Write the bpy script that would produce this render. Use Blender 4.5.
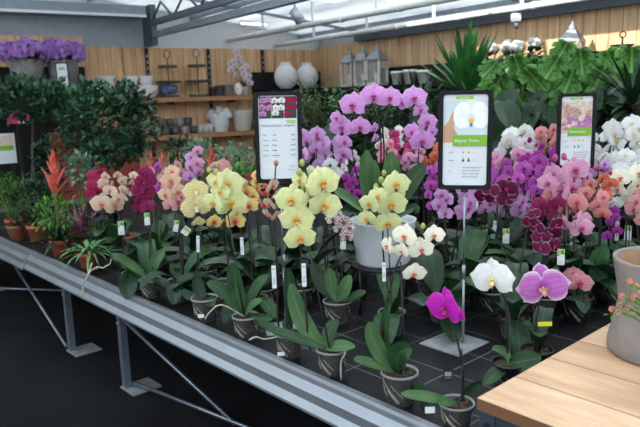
import bpy, math, random
import numpy as np
from mathutils import Vector, Matrix, noise

S = bpy.context.scene
COL = S.collection
for _o in list(bpy.data.objects):
    bpy.data.objects.remove(_o)

# ------------------------------------------------------------------ camera
FPX, PITCH, ROLL, CAMH = 655.0, math.radians(10.26), 0.03, 1.65
cf = Vector((0, math.cos(PITCH), -math.sin(PITCH)))
cr0 = Vector((1, 0, 0)); cu0 = cr0.cross(cf)
cr = cr0*math.cos(ROLL) - cu0*math.sin(ROLL)
cu = cu0*math.cos(ROLL) + cr0*math.sin(ROLL)
CAM = Vector((0, 0, CAMH))
cd = bpy.data.cameras.new('camera')
cam = bpy.data.objects.new('camera', cd); COL.objects.link(cam)
m = Matrix.Identity(4)
for i in range(3):
    m[i][0], m[i][1], m[i][2], m[i][3] = cr[i], cu[i], -cf[i], CAM[i]
cam.matrix_world = m
cd.sensor_width = 36.0; cd.lens = FPX/640*36.0; cd.clip_end = 100; cd.clip_start = 0.05
cd.dof.use_dof = True; cd.dof.focus_distance = 2.75; cd.dof.aperture_fstop = 3.6
S.camera = cam

# ------------------------------------------------------------------ world, sun, exposure
W = bpy.data.worlds.new('sky'); S.world = W; W.use_nodes = True
nt = W.node_tree; bg = nt.nodes['Background']
tc = nt.nodes.new('ShaderNodeTexCoord'); sep = nt.nodes.new('ShaderNodeSeparateXYZ')
rp = nt.nodes.new('ShaderNodeValToRGB')
nt.links.new(tc.outputs['Generated'], sep.inputs[0]); nt.links.new(sep.outputs['Z'], rp.inputs[0])
rp.color_ramp.elements[0].position = 0.05; rp.color_ramp.elements[0].color = (0.30, 0.32, 0.35, 1)
rp.color_ramp.elements[1].position = 0.45; rp.color_ramp.elements[1].color = (0.93, 0.97, 1.0, 1)
nt.links.new(rp.outputs[0], bg.inputs[0]); bg.inputs[1].default_value = 3.2
sd = bpy.data.lights.new('sun', 'SUN'); sd.energy = 6.5; sd.angle = math.radians(1.2); sd.color = (1, 0.93, 0.82)
sun = bpy.data.objects.new('sun', sd); COL.objects.link(sun)
SUNDIR = Vector((0.82*0.829+0.10*0.559, 0.82*0.559-0.10*0.829, -0.53)).normalized()      # travels towards the right-hand wall
sun.rotation_euler = (-SUNDIR).to_track_quat('Z', 'Y').to_euler()
vs = S.view_settings
S.display_settings.display_device = 'sRGB'
vs.view_transform = 'Standard'; vs.look = 'None'; vs.gamma = 1.0; vs.use_curve_mapping = False
vs.exposure = 0.3
S.cycles.max_bounces = 8; S.cycles.diffuse_bounces = 3; S.cycles.glossy_bounces = 3
S.cycles.transmission_bounces = 5; S.cycles.transparent_max_bounces = 10
S.cycles.sample_clamp_indirect = 4.0

# ------------------------------------------------------------------ maths helpers
def ray(px, py):
    return (cf*FPX + cr*(px-320) + cu*(213.5-py)).normalized()
def G(px, py, z):
    d = ray(px, py); return CAM + d*((z-CAMH)/d.z)
def P(px, py, Y):
    d = ray(px, py); return CAM + d*(Y/d.y)
AZA, AZB = math.radians(56), math.radians(-34)
RA = Vector((math.sin(AZA), math.cos(AZA), 0)); RB = Vector((math.sin(AZB), math.cos(AZB), 0))
KC = Vector((0.06, 9.97, 0))
def onpl(px, py, p, n):
    d = ray(px, py); return CAM + d*((p-CAM).dot(n)/d.dot(n))
def LW(px, py, t=0.0): return onpl(px, py, KC-RB*t, RB)      # plane t metres in front of the left wall
def RW(px, py, s=0.0): return onpl(px, py, KC-RA*s, RA)      # plane s metres in front of the right wall
def rl(p): q = p-KC; return Vector((q.dot(RA), q.dot(RB), p.z))   # room coordinates
def rw(x, y, z): return KC + RA*x + RB*y + Vector((0, 0, z))
BU = Vector((-0.669, 0.743, 0)).normalized(); BV = Vector((BU.y, -BU.x, 0))
BO = BV*1.461
def B(x, y, z=0.62): return BO + BV*x + BU*y + Vector((0, 0, z))
def bl(p): return Vector(((p-BO).dot(BV), p.dot(BU), p.z))
ROT_ROOM = math.atan2(RA.y, RA.x); ROT_B = math.atan2(BV.y, BV.x)

# ------------------------------------------------------------------ materials
def lin(h):
    if isinstance(h, str):
        h = h.lstrip('#'); c = [int(h[i:i+2], 16)/255 for i in (0, 2, 4)]
    else: c = h
    return tuple(((x+0.055)/1.055)**2.4 if x > 0.04045 else x/12.92 for x in c)+(1,)
class NT:
    def __init__(s, name):
        s.m = bpy.data.materials.new(name); s.m.use_nodes = True; s.t = s.m.node_tree
        s.b = s.t.nodes['Principled BSDF']; s.out = s.t.nodes['Material Output']
    def n(s, ty, **kw):
        x = s.t.nodes.new(ty)
        for k, v in kw.items(): setattr(x, k, v)
        return x
    def l(s, a, b): s.t.links.new(a, b)
    def mix(s, fac, a, b, mode='MIX'):
        x = s.n('ShaderNodeMix', data_type='RGBA', blend_type=mode)
        for i, v in ((0, fac), (6, a), (7, b)):
            if hasattr(v, 'is_output'): s.l(v, x.inputs[i])
            else: x.inputs[i].default_value = v
        return x.outputs[2]
    def math(s, op, a, b=0.0, c=0.0):
        x = s.n('ShaderNodeMath', operation=op)
        for i, v in enumerate((a, b, c)):
            if hasattr(v, 'is_output'): s.l(v, x.inputs[i])
            else: x.inputs[i].default_value = v
        return x.outputs[0]
    def noise(s, scale, detail=3, vec=None, rough=0.5):
        x = s.n('ShaderNodeTexNoise'); x.inputs['Scale'].default_value = scale; x.inputs['Detail'].default_value = detail
        x.inputs['Roughness'].default_value = rough
        if vec is not None: s.l(vec, x.inputs['Vector'])
        return x.outputs['Fac']
    def obj(s, scale=(1, 1, 1)):
        t = s.n('ShaderNodeTexCoord'); mp = s.n('ShaderNodeMapping'); mp.inputs['Scale'].default_value = scale
        s.l(t.outputs['Object'], mp.inputs[0]); return mp.outputs[0]
    def ramp(s, fac, stops):
        x = s.n('ShaderNodeValToRGB'); e = x.color_ramp.elements
        while len(e) < len(stops): e.new(0.5)
        for el, (p, c) in zip(e, stops): el.position = p; el.color = c
        s.l(fac, x.inputs[0]); return x.outputs[0]
    def bump(s, h, strength=0.3, dist=0.01):
        x = s.n('ShaderNodeBump'); x.inputs['Strength'].default_value = strength; x.inputs['Distance'].default_value = dist
        s.l(h, x.inputs['Height']); s.l(x.outputs[0], s.b.inputs['Normal'])
M = {}
def mat(name, col, rough=0.6, metal=0.0, var=0.12, scale=14, alpha=None, spec=None, dark=None):
    n = NT(name); c = lin(col)
    if var:
        f = n.noise(scale, 4, n.obj())
        d = lin(dark) if dark else tuple(x*(1-2*var) for x in c[:3])+(1,)
        l_ = tuple(min(1, x*(1+var)) for x in c[:3])+(1,)
        n.l(n.ramp(f, [(0.3, d), (0.7, l_)]), n.b.inputs['Base Color'])
    else: n.b.inputs['Base Color'].default_value = c
    n.b.inputs['Roughness'].default_value = rough; n.b.inputs['Metallic'].default_value = metal
    if spec is not None: n.b.inputs['Specular IOR Level'].default_value = spec
    if alpha is not None: n.b.inputs['Alpha'].default_value = alpha
    M[name] = n.m; return n.m
def plank_mat(name, cols, width, axis, seam=0.06, rough=0.7, grain=(14, 14, 1.2), seamcol='#3a2a1c', knots=True, stain=None):
    n = NT(name)
    t = n.n('ShaderNodeTexCoord'); sp = n.n('ShaderNodeSeparateXYZ'); n.l(t.outputs['Object'], sp.inputs[0])
    a = n.math('DIVIDE', sp.outputs[axis], width); fl = n.math('FLOOR', a); fr = n.math('FRACT', a)
    wn = n.n('ShaderNodeTexWhiteNoise', noise_dimensions='1D'); n.l(fl, wn.inputs['W'])
    base = n.ramp(wn.outputs['Value'], [(i/(len(cols)-1), lin(c)) for i, c in enumerate(cols)])
    off = n.n('ShaderNodeCombineXYZ'); n.l(n.math('MULTIPLY', wn.outputs['Value'], 30.0), off.inputs[0]); n.l(n.math('MULTIPLY', fl, 3.7), off.inputs[2])
    ad = n.n('ShaderNodeVectorMath', operation='ADD'); n.l(n.obj(grain), ad.inputs[0]); n.l(off.outputs[0], ad.inputs[1])
    g = n.noise(1.6, 6, ad.outputs[0], 0.62)
    c = n.mix(n.ramp(g, [(0.35, (0, 0, 0, 1)), (0.68, (1, 1, 1, 1))]), tuple(x*0.74 for x in lin(cols[0])[:3])+(1,), base)
    if knots:
        k = n.noise(0.75, 3, ad.outputs[0], 0.5)
        kf = n.ramp(k, [(0.66, (0, 0, 0, 1)), (0.72, (1, 1, 1, 1))])
        c = n.mix(kf, c, tuple(x*0.42 for x in lin(cols[0])[:3])+(1,))
    if stain:
        k2 = n.noise(0.35, 5, ad.outputs[0], 0.7)
        c = n.mix(n.ramp(k2, [(0.48, (0, 0, 0, 1)), (0.66, (0.75, 0.75, 0.75, 1))]), c, lin(stain))
    e = n.math('LESS_THAN', n.math('MINIMUM', fr, n.math('SUBTRACT', 1.0, fr)), seam/2)
    c = n.mix(e, c, lin(seamcol))
    n.l(c, n.b.inputs['Base Color']); n.b.inputs['Roughness'].default_value = rough
    n.bump(n.math('SUBTRACT', g, n.math('MULTIPLY', e, 2.0)), 0.25, 0.004)
    M[name] = n.m; return n.m
def petal_mat(name, centre, mid, edge, spots=None, edge_w=0.75, vein=None, trans=0.25, spot_scale=26, spot_t=0.55, c_r=0.35):
    n = NT(name)
    r = n.n('ShaderNodeAttribute', attribute_name='rad').outputs['Fac']
    e = n.n('ShaderNodeAttribute', attribute_name='edge').outputs['Fac']
    c = n.ramp(r, [(0.06, lin(centre)), (c_r, lin(mid)), (1.0, lin(mid))])
    if edge != mid: c = n.mix(n.ramp(e, [(edge_w-0.12, (0, 0, 0, 1)), (min(1, edge_w+0.15), (1, 1, 1, 1))]), c, lin(edge))
    if vein:
        v = n.n('ShaderNodeAttribute', attribute_name='vein').outputs['Fac']
        st = n.math('POWER', n.math('ABSOLUTE', n.math('SINE', n.math('MULTIPLY', v, 9.0))), 6.0)
        c = n.mix(n.math('MULTIPLY', st, 0.35), c, lin(vein))
    if spots:
        f = n.noise(spot_scale, 2, n.obj())
        c = n.mix(n.ramp(f, [(spot_t, (0, 0, 0, 1)), (spot_t+0.06, (1, 1, 1, 1))]), c, lin(spots))
    f2 = n.noise(9, 2, n.obj())
    c = n.mix(0.24, c, n.ramp(f2, [(0.3, (0.45, 0.45, 0.45, 1)), (0.7, (1, 1, 1, 1))]), 'MULTIPLY')
    n.l(c, n.b.inputs['Base Color']); n.b.inputs['Roughness'].default_value = 0.55; n.b.inputs['Specular IOR Level'].default_value = 0.25
    tr = n.n('ShaderNodeBsdfTranslucent'); n.l(c, tr.inputs[0])
    mx = n.n('ShaderNodeMixShader'); mx.inputs[0].default_value = trans
    n.l(n.b.outputs[0], mx.inputs[1]); n.l(tr.outputs[0], mx.inputs[2]); n.l(mx.outputs[0], n.out.inputs[0])
    M[name] = n.m; return n.m
def leaf_mat(name, c1, c2, rough=0.35, scale=30, rib=None, trans=0.12):
    n = NT(name)
    f = n.noise(scale, 2, n.obj())
    c = n.ramp(f, [(0.32, lin(c1)), (0.68, lin(c2))])
    if rib:
        v = n.n('ShaderNodeAttribute', attribute_name='vein').outputs['Fac']
        k = n.math('LESS_THAN', n.math('ABSOLUTE', v), 0.07)
        c = n.mix(n.math('MULTIPLY', k, 0.6), c, lin(rib))
    n.l(c, n.b.inputs['Base Color']); n.b.inputs['Roughness'].default_value = rough
    n.b.inputs['Specular IOR Level'].default_value = 0.25
    tr = n.n('ShaderNodeBsdfTranslucent'); n.l(c, tr.inputs[0])
    mx = n.n('ShaderNodeMixShader'); mx.inputs[0].default_value = trans
    n.l(n.b.outputs[0], mx.inputs[1]); n.l(tr.outputs[0], mx.inputs[2]); n.l(mx.outputs[0], n.out.inputs[0])
    M[name] = n.m; return n.m

# ------------------------------------------------------------------ mesh builder
class MB:
    def __init__(s): s.v = []; s.f = []; s.mi = []; s.rad = []; s.edge = []; s.vein = []; s.sm = []
    def add(s, vs, fs, mi=0, rad=None, edge=None, vein=None, smooth=True):
        o = len(s.v); k = len(vs)
        s.v += [tuple(x) for x in vs]
        s.rad += list(rad) if rad is not None else [0.0]*k
        s.edge += list(edge) if edge is not None else [0.0]*k
        s.vein += list(vein) if vein is not None else [1.0]*k
        for f in fs: s.f.append(tuple(i+o for i in f)); s.mi.append(mi); s.sm.append(smooth)
        return s
    def box(s, c, d, mi=0, M4=None):
        x, y, z = d[0]/2, d[1]/2, d[2]/2
        vs = [Vector((c[0]+a*x, c[1]+b*y, c[2]+e*z)) for a in (-1, 1) for b in (-1, 1) for e in (-1, 1)]
        if M4 is not None: vs = [M4 @ v for v in vs]
        return s.add(vs, [(0, 1, 3, 2), (4, 6, 7, 5), (0, 4, 5, 1), (2, 3, 7, 6), (0, 2, 6, 4), (1, 5, 7, 3)], mi, smooth=False)
    def bx(s, x0, x1, y0, y1, z0, z1, mi=0): return s.box(((x0+x1)/2, (y0+y1)/2, (z0+z1)/2), (x1-x0, y1-y0, z1-z0), mi)
    def tube(s, pts, r, n=6, mi=0, caps=True):
        pts = [Vector(p) for p in pts]; rs = r if isinstance(r, (list, tuple)) else [r]*len(pts)
        vs = []; a = None
        for i, p in enumerate(pts):
            t = (pts[min(i+1, len(pts)-1)]-pts[max(i-1, 0)])
            t = t.normalized() if t.length > 1e-9 else Vector((0, 0, 1))
            if a is None: a = t.orthogonal().normalized()
            else:
                a = a - t*a.dot(t); a = a.normalized() if a.length > 1e-6 else t.orthogonal().normalized()
            b = t.cross(a)
            for k in range(n):
                g = 2*math.pi*k/n; vs.append(p+(a*math.cos(g)+b*math.sin(g))*rs[i])
        fs = [(i*n+k, i*n+(k+1) % n, (i+1)*n+(k+1) % n, (i+1)*n+k) for i in range(len(pts)-1) for k in range(n)]
        if caps: fs += [tuple(range(n-1, -1, -1)), tuple((len(pts)-1)*n+k for k in range(n))]
        return s.add(vs, fs, mi)
    def lathe(s, prof, n=24, c=(0, 0, 0), mi=0, sx=1, sy=1):
        vs = []; fs = []
        for r, z in prof:
            for k in range(n):
                g = 2*math.pi*k/n; vs.append((c[0]+r*sx*math.cos(g), c[1]+r*sy*math.sin(g), c[2]+z))
        for i in range(len(prof)-1):
            for k in range(n): fs.append((i*n+k, i*n+(k+1) % n, (i+1)*n+(k+1) % n, (i+1)*n+k))
        return s.add(vs, fs, mi)
    def ball(s, c, r, nu=8, nv=6, mi=0, M3=None):
        vs = []; fs = []
        rr = r if isinstance(r, (tuple, list)) else (r, r, r)
        for j in range(nv+1):
            ph = math.pi*j/nv
            for k in range(nu):
                g = 2*math.pi*k/nu
                v = Vector((rr[0]*math.sin(ph)*math.cos(g), rr[1]*math.sin(ph)*math.sin(g), rr[2]*math.cos(ph)))
                if M3 is not None: v = M3 @ v
                vs.append(v+Vector(c))
        for j in range(nv):
            for k in range(nu): fs.append((j*nu+k, (j+1)*nu+k, (j+1)*nu+(k+1) % nu, j*nu+(k+1) % nu))
        return s.add(vs, fs, mi)
    def prism(s, poly, axis, a, b, mi=0):
        k = len(poly)
        def pt(p, w):
            return (w, p[0], p[1]) if axis == 0 else (p[0], w, p[1]) if axis == 1 else (p[0], p[1], w)
        vs = [pt(p, a) for p in poly]+[pt(p, b) for p in poly]
        fs = [(i, (i+1) % k, k+(i+1) % k, k+i) for i in range(k)]+[tuple(range(k-1, -1, -1)), tuple(range(k, 2*k))]
        return s.add(vs, fs, mi, smooth=False)
    def grid(s, rows, mi=0, rad=None, edge=None, vein=None):
        nr, nc = len(rows), len(rows[0])
        vs = [p for r in rows for p in r]
        fs = [(i*nc+j, i*nc+j+1, (i+1)*nc+j+1, (i+1)*nc+j) for i in range(nr-1) for j in range(nc-1)]
        return s.add(vs, fs, mi, rad, edge, vein)
    def mesh(s, name, mats):
        me = bpy.data.meshes.new(name); me.from_pydata(s.v, [], s.f)
        for mm in (mats if isinstance(mats, (list, tuple)) else [mats]): me.materials.append(M[mm] if isinstance(mm, str) else mm)
        me.polygons.foreach_set('material_index', s.mi); me.polygons.foreach_set('use_smooth', s.sm)
        for nm, arr in (('rad', s.rad), ('edge', s.edge), ('vein', s.vein)):
            at = me.attributes.new(nm, 'FLOAT', 'POINT'); at.data.foreach_set('value', arr)
        me.update(); return me
    def build(s, name, mats, parent=None, mw=None):
        return put(s.mesh(name, mats), name, parent, mw)
def put(me, name, parent=None, mw=None):
    o = bpy.data.objects.new(name, me); COL.objects.link(o)
    if parent is not None: o.parent = parent
    if mw is not None: o.matrix_local = mw
    return o
def tag(o, label, cat, group=None, kind=None):
    if label: o['label'] = label
    if cat: o['category'] = cat
    if group: o['group'] = group
    if kind: o['kind'] = kind
    return o
def thing(name, label, cat, loc=(0, 0, 0), rz=0.0, group=None):
    o = bpy.data.objects.new(name, None); COL.objects.link(o); o.empty_display_size = 0.05
    o.location = loc; o.rotation_euler = (0, 0, rz)
    return tag(o, label, cat, group)
def struct(o): o['kind'] = 'structure'; return o
def copy_tree(o, parent=None):
    c = o.copy(); COL.objects.link(c)
    if parent is not None: c.parent = parent
    for ch in list(o.children): copy_tree(ch, c)
    return c
def bez(a, b, c, n):
    return [a*(1-t)**2+b*2*t*(1-t)+c*t*t for t in (i/(n-1) for i in range(n))]
def spline(pts, n=5):
    pts = [Vector(p) for p in pts]
    if len(pts) < 3: return pts
    q = [pts[0]*2-pts[1]]+pts+[pts[-1]*2-pts[-2]]; out = []
    for i in range(1, len(q)-2):
        p0, p1, p2, p3 = q[i-1:i+3]
        for k in range(n):
            t = k/n
            out.append(0.5*((2*p1)+(p2-p0)*t+(2*p0-5*p1+4*p2-p3)*t*t+(3*p1-p0-3*p2+p3)*t**3))
    return out+[pts[-1]]
def text_mesh(txt, size, material, align='LEFT'):
    cu_ = bpy.data.curves.new('lettering', 'FONT'); cu_.body = txt; cu_.size = size; cu_.align_x = align; cu_.extrude = 0.0002; cu_.offset = size*0.012; cu_.resolution_u = 2
    o = bpy.data.objects.new('lettering', cu_); COL.objects.link(o)
    dg = bpy.context.evaluated_depsgraph_get(); me = bpy.data.meshes.new_from_object(o.evaluated_get(dg))
    bpy.data.objects.remove(o); bpy.data.curves.remove(cu_)
    me.materials.clear(); me.materials.append(M[material]); return me
# ------------------------------------------------------------------ palette
mat('grey_wall', '#a9b2ba', 0.7, var=0.05)
mat('pale_wall', '#d3d7d9', 0.7, var=0.05)
mat('gutter', '#8d98a3', 0.5, 0.3, var=0.05)
mat('steel_dark', '#5b6570', 0.5, 0.4, var=0.08)
mat('steel_beam', '#8f9aa6', 0.45, 0.5, var=0.08)
mat('pipe_white', '#e8eaea', 0.45, var=0.03)
mat('header', '#4b545e', 0.6, var=0.05)
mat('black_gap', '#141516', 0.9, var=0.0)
mat('rail', '#26282b', 0.5, 0.6, var=0.0)
plank_mat('planks_left', ['#e0b284', '#eec698', '#e6ba8c', '#f2cea2'], 0.155, 0, 0.035, seamcol='#6a4a30')
plank_mat('planks_right', ['#d8b088', '#e8c49a', '#deb68e', '#eeceA6'], 0.13, 1, 0.045, seamcol='#6a4c34')
plank_mat('shelf_wood', ['#b5825a', '#c4926a'], 0.6, 1, 0.0, grain=(1.5, 16, 16))
plank_mat('table_wood', ['#d6b08c', '#e2c2a2', '#cfa680'], 0.20, 0, 0.024, 0.65, grain=(9, 1.6, 9), seamcol='#6b4a30', stain='#a8805c')
mat('table_steel', '#46515e', 0.45, 0.6, var=0.06)
mat('bolt', '#15171a', 0.5, 0.5, var=0)
mat('planter_white', '#c9cfd6', 0.4, var=0.02)
mat('aluminium', '#929aa1', 0.42, 0.75, var=0.05, scale=6)
mat('galvanised', '#7e8b98', 0.45, 0.8, var=0.12, scale=20)
mat('galv_plate', '#a9b0b4', 0.5, 0.6, var=0.15, scale=18)
# floor: dark asphalt
n = NT('asphalt'); f = n.noise(2.2, 5, n.obj()); f2 = n.noise(160, 2, n.obj())
c = n.ramp(f, [(0.3, lin('#101114')), (0.75, lin('#1f2226'))]); c = n.mix(0.5, c, n.ramp(f2, [(0.4, (0.3, 0.3, 0.3, 1)), (0.7, (1, 1, 1, 1))]), 'MULTIPLY')
n.l(c, n.b.inputs['Base Color']); n.b.inputs['Roughness'].default_value = 0.85; n.b.inputs['Specular IOR Level'].default_value = 0.12; n.bump(f2, 0.4, 0.004); M['asphalt'] = n.m
# bench deck: black tray tiles with pale joints
n = NT('tray_tile'); t = n.n('ShaderNodeTexCoord'); sp = n.n('ShaderNodeSeparateXYZ'); n.l(t.outputs['Object'], sp.inputs[0])
def joint(o, w, lw):
    fr = n.math('FRACT', n.math('DIVIDE', o, w)); return n.math('LESS_THAN', n.math('MINIMUM', fr, n.math('SUBTRACT', 1.0, fr)), lw/w)
j = n.math('MAXIMUM', joint(sp.outputs[0], 0.205, 0.0022), joint(n.math('ADD', sp.outputs[1], 0.03), 0.285, 0.0022))
f = n.noise(5, 4, n.obj())
c = n.mix(j, n.ramp(f, [(0.3, lin('#0c0d0f')), (0.75, lin('#16181b'))]), lin('#666b72'))
n.l(c, n.b.inputs['Base Color']); n.b.inputs['Roughness'].default_value = 0.5; n.b.inputs['Specular IOR Level'].default_value = 0.2; M['tray_tile'] = n.m
# roof glazing: dirty white panels that pass the daylight
for nm_, tfac, cfac in (('roof_panel', 0.40, 0.12), ('roof_glazing', 0.80, 0.12)):
  n = NT(nm_); f = n.noise(1.0, 4, n.obj((2.2, 0.5, 1)), 0.65)
  c = n.ramp(f, [(0.34, lin('#8d9499')), (0.5, lin('#d4d8da')), (0.7, lin('#f4f5f5'))])
  n.l(c, n.b.inputs['Base Color']); n.b.inputs['Roughness'].default_value = 0.6
  tr = n.n('ShaderNodeBsdfTranslucent'); n.l(n.mix(0.5, c, (0.9, 0.95, 1, 1)), tr.inputs[0]); tp = n.n('ShaderNodeBsdfTransparent'); tp.inputs[0].default_value = (0.93, 0.97, 1, 1)
  m1 = n.n('ShaderNodeMixShader'); m1.inputs[0].default_value = tfac; n.l(n.b.outputs[0], m1.inputs[1]); n.l(tr.outputs[0], m1.inputs[2])
  m2 = n.n('ShaderNodeMixShader'); m2.inputs[0].default_value = cfac; n.l(m1.outputs[0], m2.inputs[1]); n.l(tp.outputs[0], m2.inputs[2]); n.l(m2.outputs[0], n.out.inputs[0]); M[nm_] = n.m
# pots and plants
mat('terracotta', '#a4563a', 0.8, var=0.14); mat('soil', '#241a14', 0.95, var=0.3, scale=60)
mat('bark', '#3d2a1e', 0.95, var=0.35, scale=70); mat('white_ceramic', '#eceeee', 0.35, var=0.02); mat('cream_ceramic', '#dcd7cd', 0.4, var=0.03)
mat('grey_ceramic', '#8b8783', 0.55, var=0.1); mat('dark_ceramic', '#4b4a4c', 0.5, var=0.1); mat('concrete', '#8c8c8a', 0.85, var=0.22, scale=9)
mat('planter_clay', '#857c78', 0.8, var=0.12, scale=10); mat('planter_inner', '#a07e62', 0.85, var=0.1); mat('black_plastic', '#15161a', 0.4, var=0.0)
mat('ribbed_white', '#e4e4e2', 0.6, var=0.03); mat('zinc', '#9aa0a6', 0.45, 0.5, var=0.1); mat('lantern_wood', '#cfc8bc', 0.7, var=0.08)
mat('black_iron', '#1d1e21', 0.5, 0.3, var=0.0); mat('label_white', '#d3d9dd', 0.5, var=0.0); mat('print_grey', '#7f868c', 0.6, var=0.0); mat('print_dark', '#4a5157', 0.6, var=0.0)
mat('lime', '#8fbf3f', 0.5, var=0.0); mat('lime_dark', '#79ad2c', 0.5, var=0.0); mat('pale_sky', '#c4d2da', 0.5, var=0.03); mat('skin_print', '#c79a7c', 0.5, var=0.08)
mat('sign_black', '#15181c', 0.5, var=0.0, spec=0.2); mat('stake_green', '#161d16', 0.5, var=0.0); mat('stem_dark', '#1f1a18', 0.5, var=0.1); mat('stem_green', '#5a6b35', 0.5, var=0.15); mat('spike_tan', '#8a7a52', 0.6, var=0.2)
mat('root', '#a5a697', 0.7, var=0.15, scale=50); mat('yellow_tag', '#e2e03a', 0.5, var=0.0); mat('red_box', '#8a3429', 0.7, var=0.08); mat('wood_trunk', '#4a4136', 0.85, var=0.2)
mat('photo_dark', '#2a3324', 0.5, var=0.2, scale=120); mat('photo_pink', '#c884bd', 0.5, var=0.1, scale=100); mat('photo_white', '#eef0ee', 0.5, var=0.05); mat('photo_red', '#c93a6c', 0.5, var=0.12, scale=100); mat('photo_cream', '#dcc9b8', 0.5, var=0.2, scale=90)
mat('photo_yellow', '#e7b22c', 0.5, var=0); mat('photo_blue', '#2f7ab0', 0.5, var=0); mat('white_rose', '#eceeee', 0.6, var=0.03)
n = NT('clear_pot'); n.b.inputs['Base Color'].default_value = lin('#5f6466'); n.b.inputs['Roughness'].default_value = 0.2; n.b.inputs['Alpha'].default_value = 0.42; M['clear_pot'] = n.m
mat('pot_rim', '#7e8485', 0.3, var=0.0)
n = NT('clear_glass'); n.b.inputs['Base Color'].default_value = (0.85, 0.88, 0.9, 1); n.b.inputs['Roughness'].default_value = 0.08; n.b.inputs['Alpha'].default_value = 0.4; M['clear_glass'] = n.m
n = NT('thin_pane'); n.b.inputs['Base Color'].default_value = (0.8, 0.85, 0.88, 1); n.b.inputs['Roughness'].default_value = 0.05; n.b.inputs['Alpha'].default_value = 0.12; M['thin_pane'] = n.m
leaf_mat('orchid_leaf', '#1e3a20', '#2f5030', 0.36, 12, rib='#48683f'); leaf_mat('orchid_leaf_pale', '#3a5a38', '#4d6e44', 0.38, 10, rib='#5f8052')
leaf_mat('orchid_leaf_dark', '#13281a', '#213c26', 0.34, 12, rib='#35522f'); leaf_mat('ficus_leaf', '#14301f', '#41674a', 0.3, 30)
leaf_mat('monstera_leaf', '#2a5222', '#548f3c', 0.28, 8, rib='#7fb062', trans=0.2); leaf_mat('dark_leaf', '#122817', '#25442a', 0.35, 12); leaf_mat('yucca_leaf', '#1e472a', '#42803e', 0.35, 8, rib='#4d8a4a')
leaf_mat('fern_leaf', '#3a6a24', '#5c8f38', 0.5, 30); leaf_mat('grey_leaf', '#4a6a54', '#7f9c82', 0.55, 30); leaf_mat('purple_leaf', '#5a2443', '#a04a80', 0.45, 20); leaf_mat('bract_red', '#cc5048', '#ea8272', 0.45, 20, trans=0.2)
leaf_mat('palm_leaf', '#30593a', '#64925a', 0.4, 14)
petal_mat('p_lilac', '#c070b4', '#d8a8de', '#e4bce8', vein='#bb78c0'); petal_mat('p_arch', '#d078c8', '#deA0e0', '#eabcec', vein='#c07cc8')
petal_mat('p_magenta', '#a03094', '#c45cbe', '#d47ccc', vein='#a0409a'); petal_mat('p_violet', '#8a2084', '#ac3aa6', '#c45cbc', vein='#862480')
petal_mat('p_hot', '#a01890', '#c428b8', '#d84cca', vein='#9c1490'); petal_mat('p_burgundy', '#4a0626', '#651040', '#e0bccc', edge_w=0.88)
petal_mat('p_darkred', '#6a0c38', '#8a1a50', '#a03a68'); petal_mat('p_crimson', '#8a0f3c', '#a01c4e', '#b03460')
petal_mat('p_white', '#e6ead8', '#eff1f0', '#eff1f0'); petal_mat('p_whitepink', '#e2a6c4', '#efe4ea', '#f2eef0'); petal_mat('p_pink', '#c45a94', '#e0a4c4', '#ecc4d8', vein='#c87aa6')
petal_mat('p_salmon', '#c85a6a', '#dd9694', '#e8b4ae', vein='#c86a70'); petal_mat('p_coral', '#c03a4a', '#dc7a5e', '#e69a76', spots='#c04a58', spot_t=0.6); petal_mat('p_hotpink', '#b01c58', '#d04a86', '#dc74a0')
petal_mat('p_peach', '#c87a7a', '#e2bea0', '#ead0b8', vein='#cf8c80'); petal_mat('p_blush', '#c88a7c', '#d8c0a8', '#e2d0bc', vein='#dcb09c'); petal_mat('p_peachpink', '#c4607c', '#e0a8a8', '#e8beb4', vein='#cf7c8c')
petal_mat('p_yellow', '#dccc68', '#e4e8a8', '#eaeebc'); petal_mat('p_warmyellow', '#c8483a', '#e8d080', '#eedda0', c_r=0.5); petal_mat('p_softyellow', '#d8c878', '#eee2a8', '#f0e8b4', vein='#c8a860')
petal_mat('p_cream', '#ece0b0', '#f2f0dc', '#f5f3e6'); petal_mat('p_speckle', '#d8b0bc', '#ece2dc', '#efe6e0', spots='#74103c', spot_t=0.49, spot_scale=16)
petal_mat('p_mottle', '#a03a98', '#ca78cc', '#ecdcec', edge_w=0.7, vein='#a848a4'); petal_mat('p_rose', '#c04a6a', '#dd9aa4', '#e6b0b4', vein='#c45a74'); petal_mat('p_puff', '#eef0ee', '#f0f2f0', '#f0f2f0'); petal_mat('p_campanula', '#c49ade', '#d2b0e8', '#deC6f0', trans=0.4)
for nm, c in dict(l_pink='#a81c64', l_orange='#dc8f3c', l_peach='#d49a8c', l_red='#b82838', l_yellow='#e4cf86', l_white='#e8e4c8', l_purple='#7a1460', l_dark='#4a0a30', l_coral='#d45a50').items(): mat(nm, c, 0.5, var=0.1, scale=60)
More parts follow.
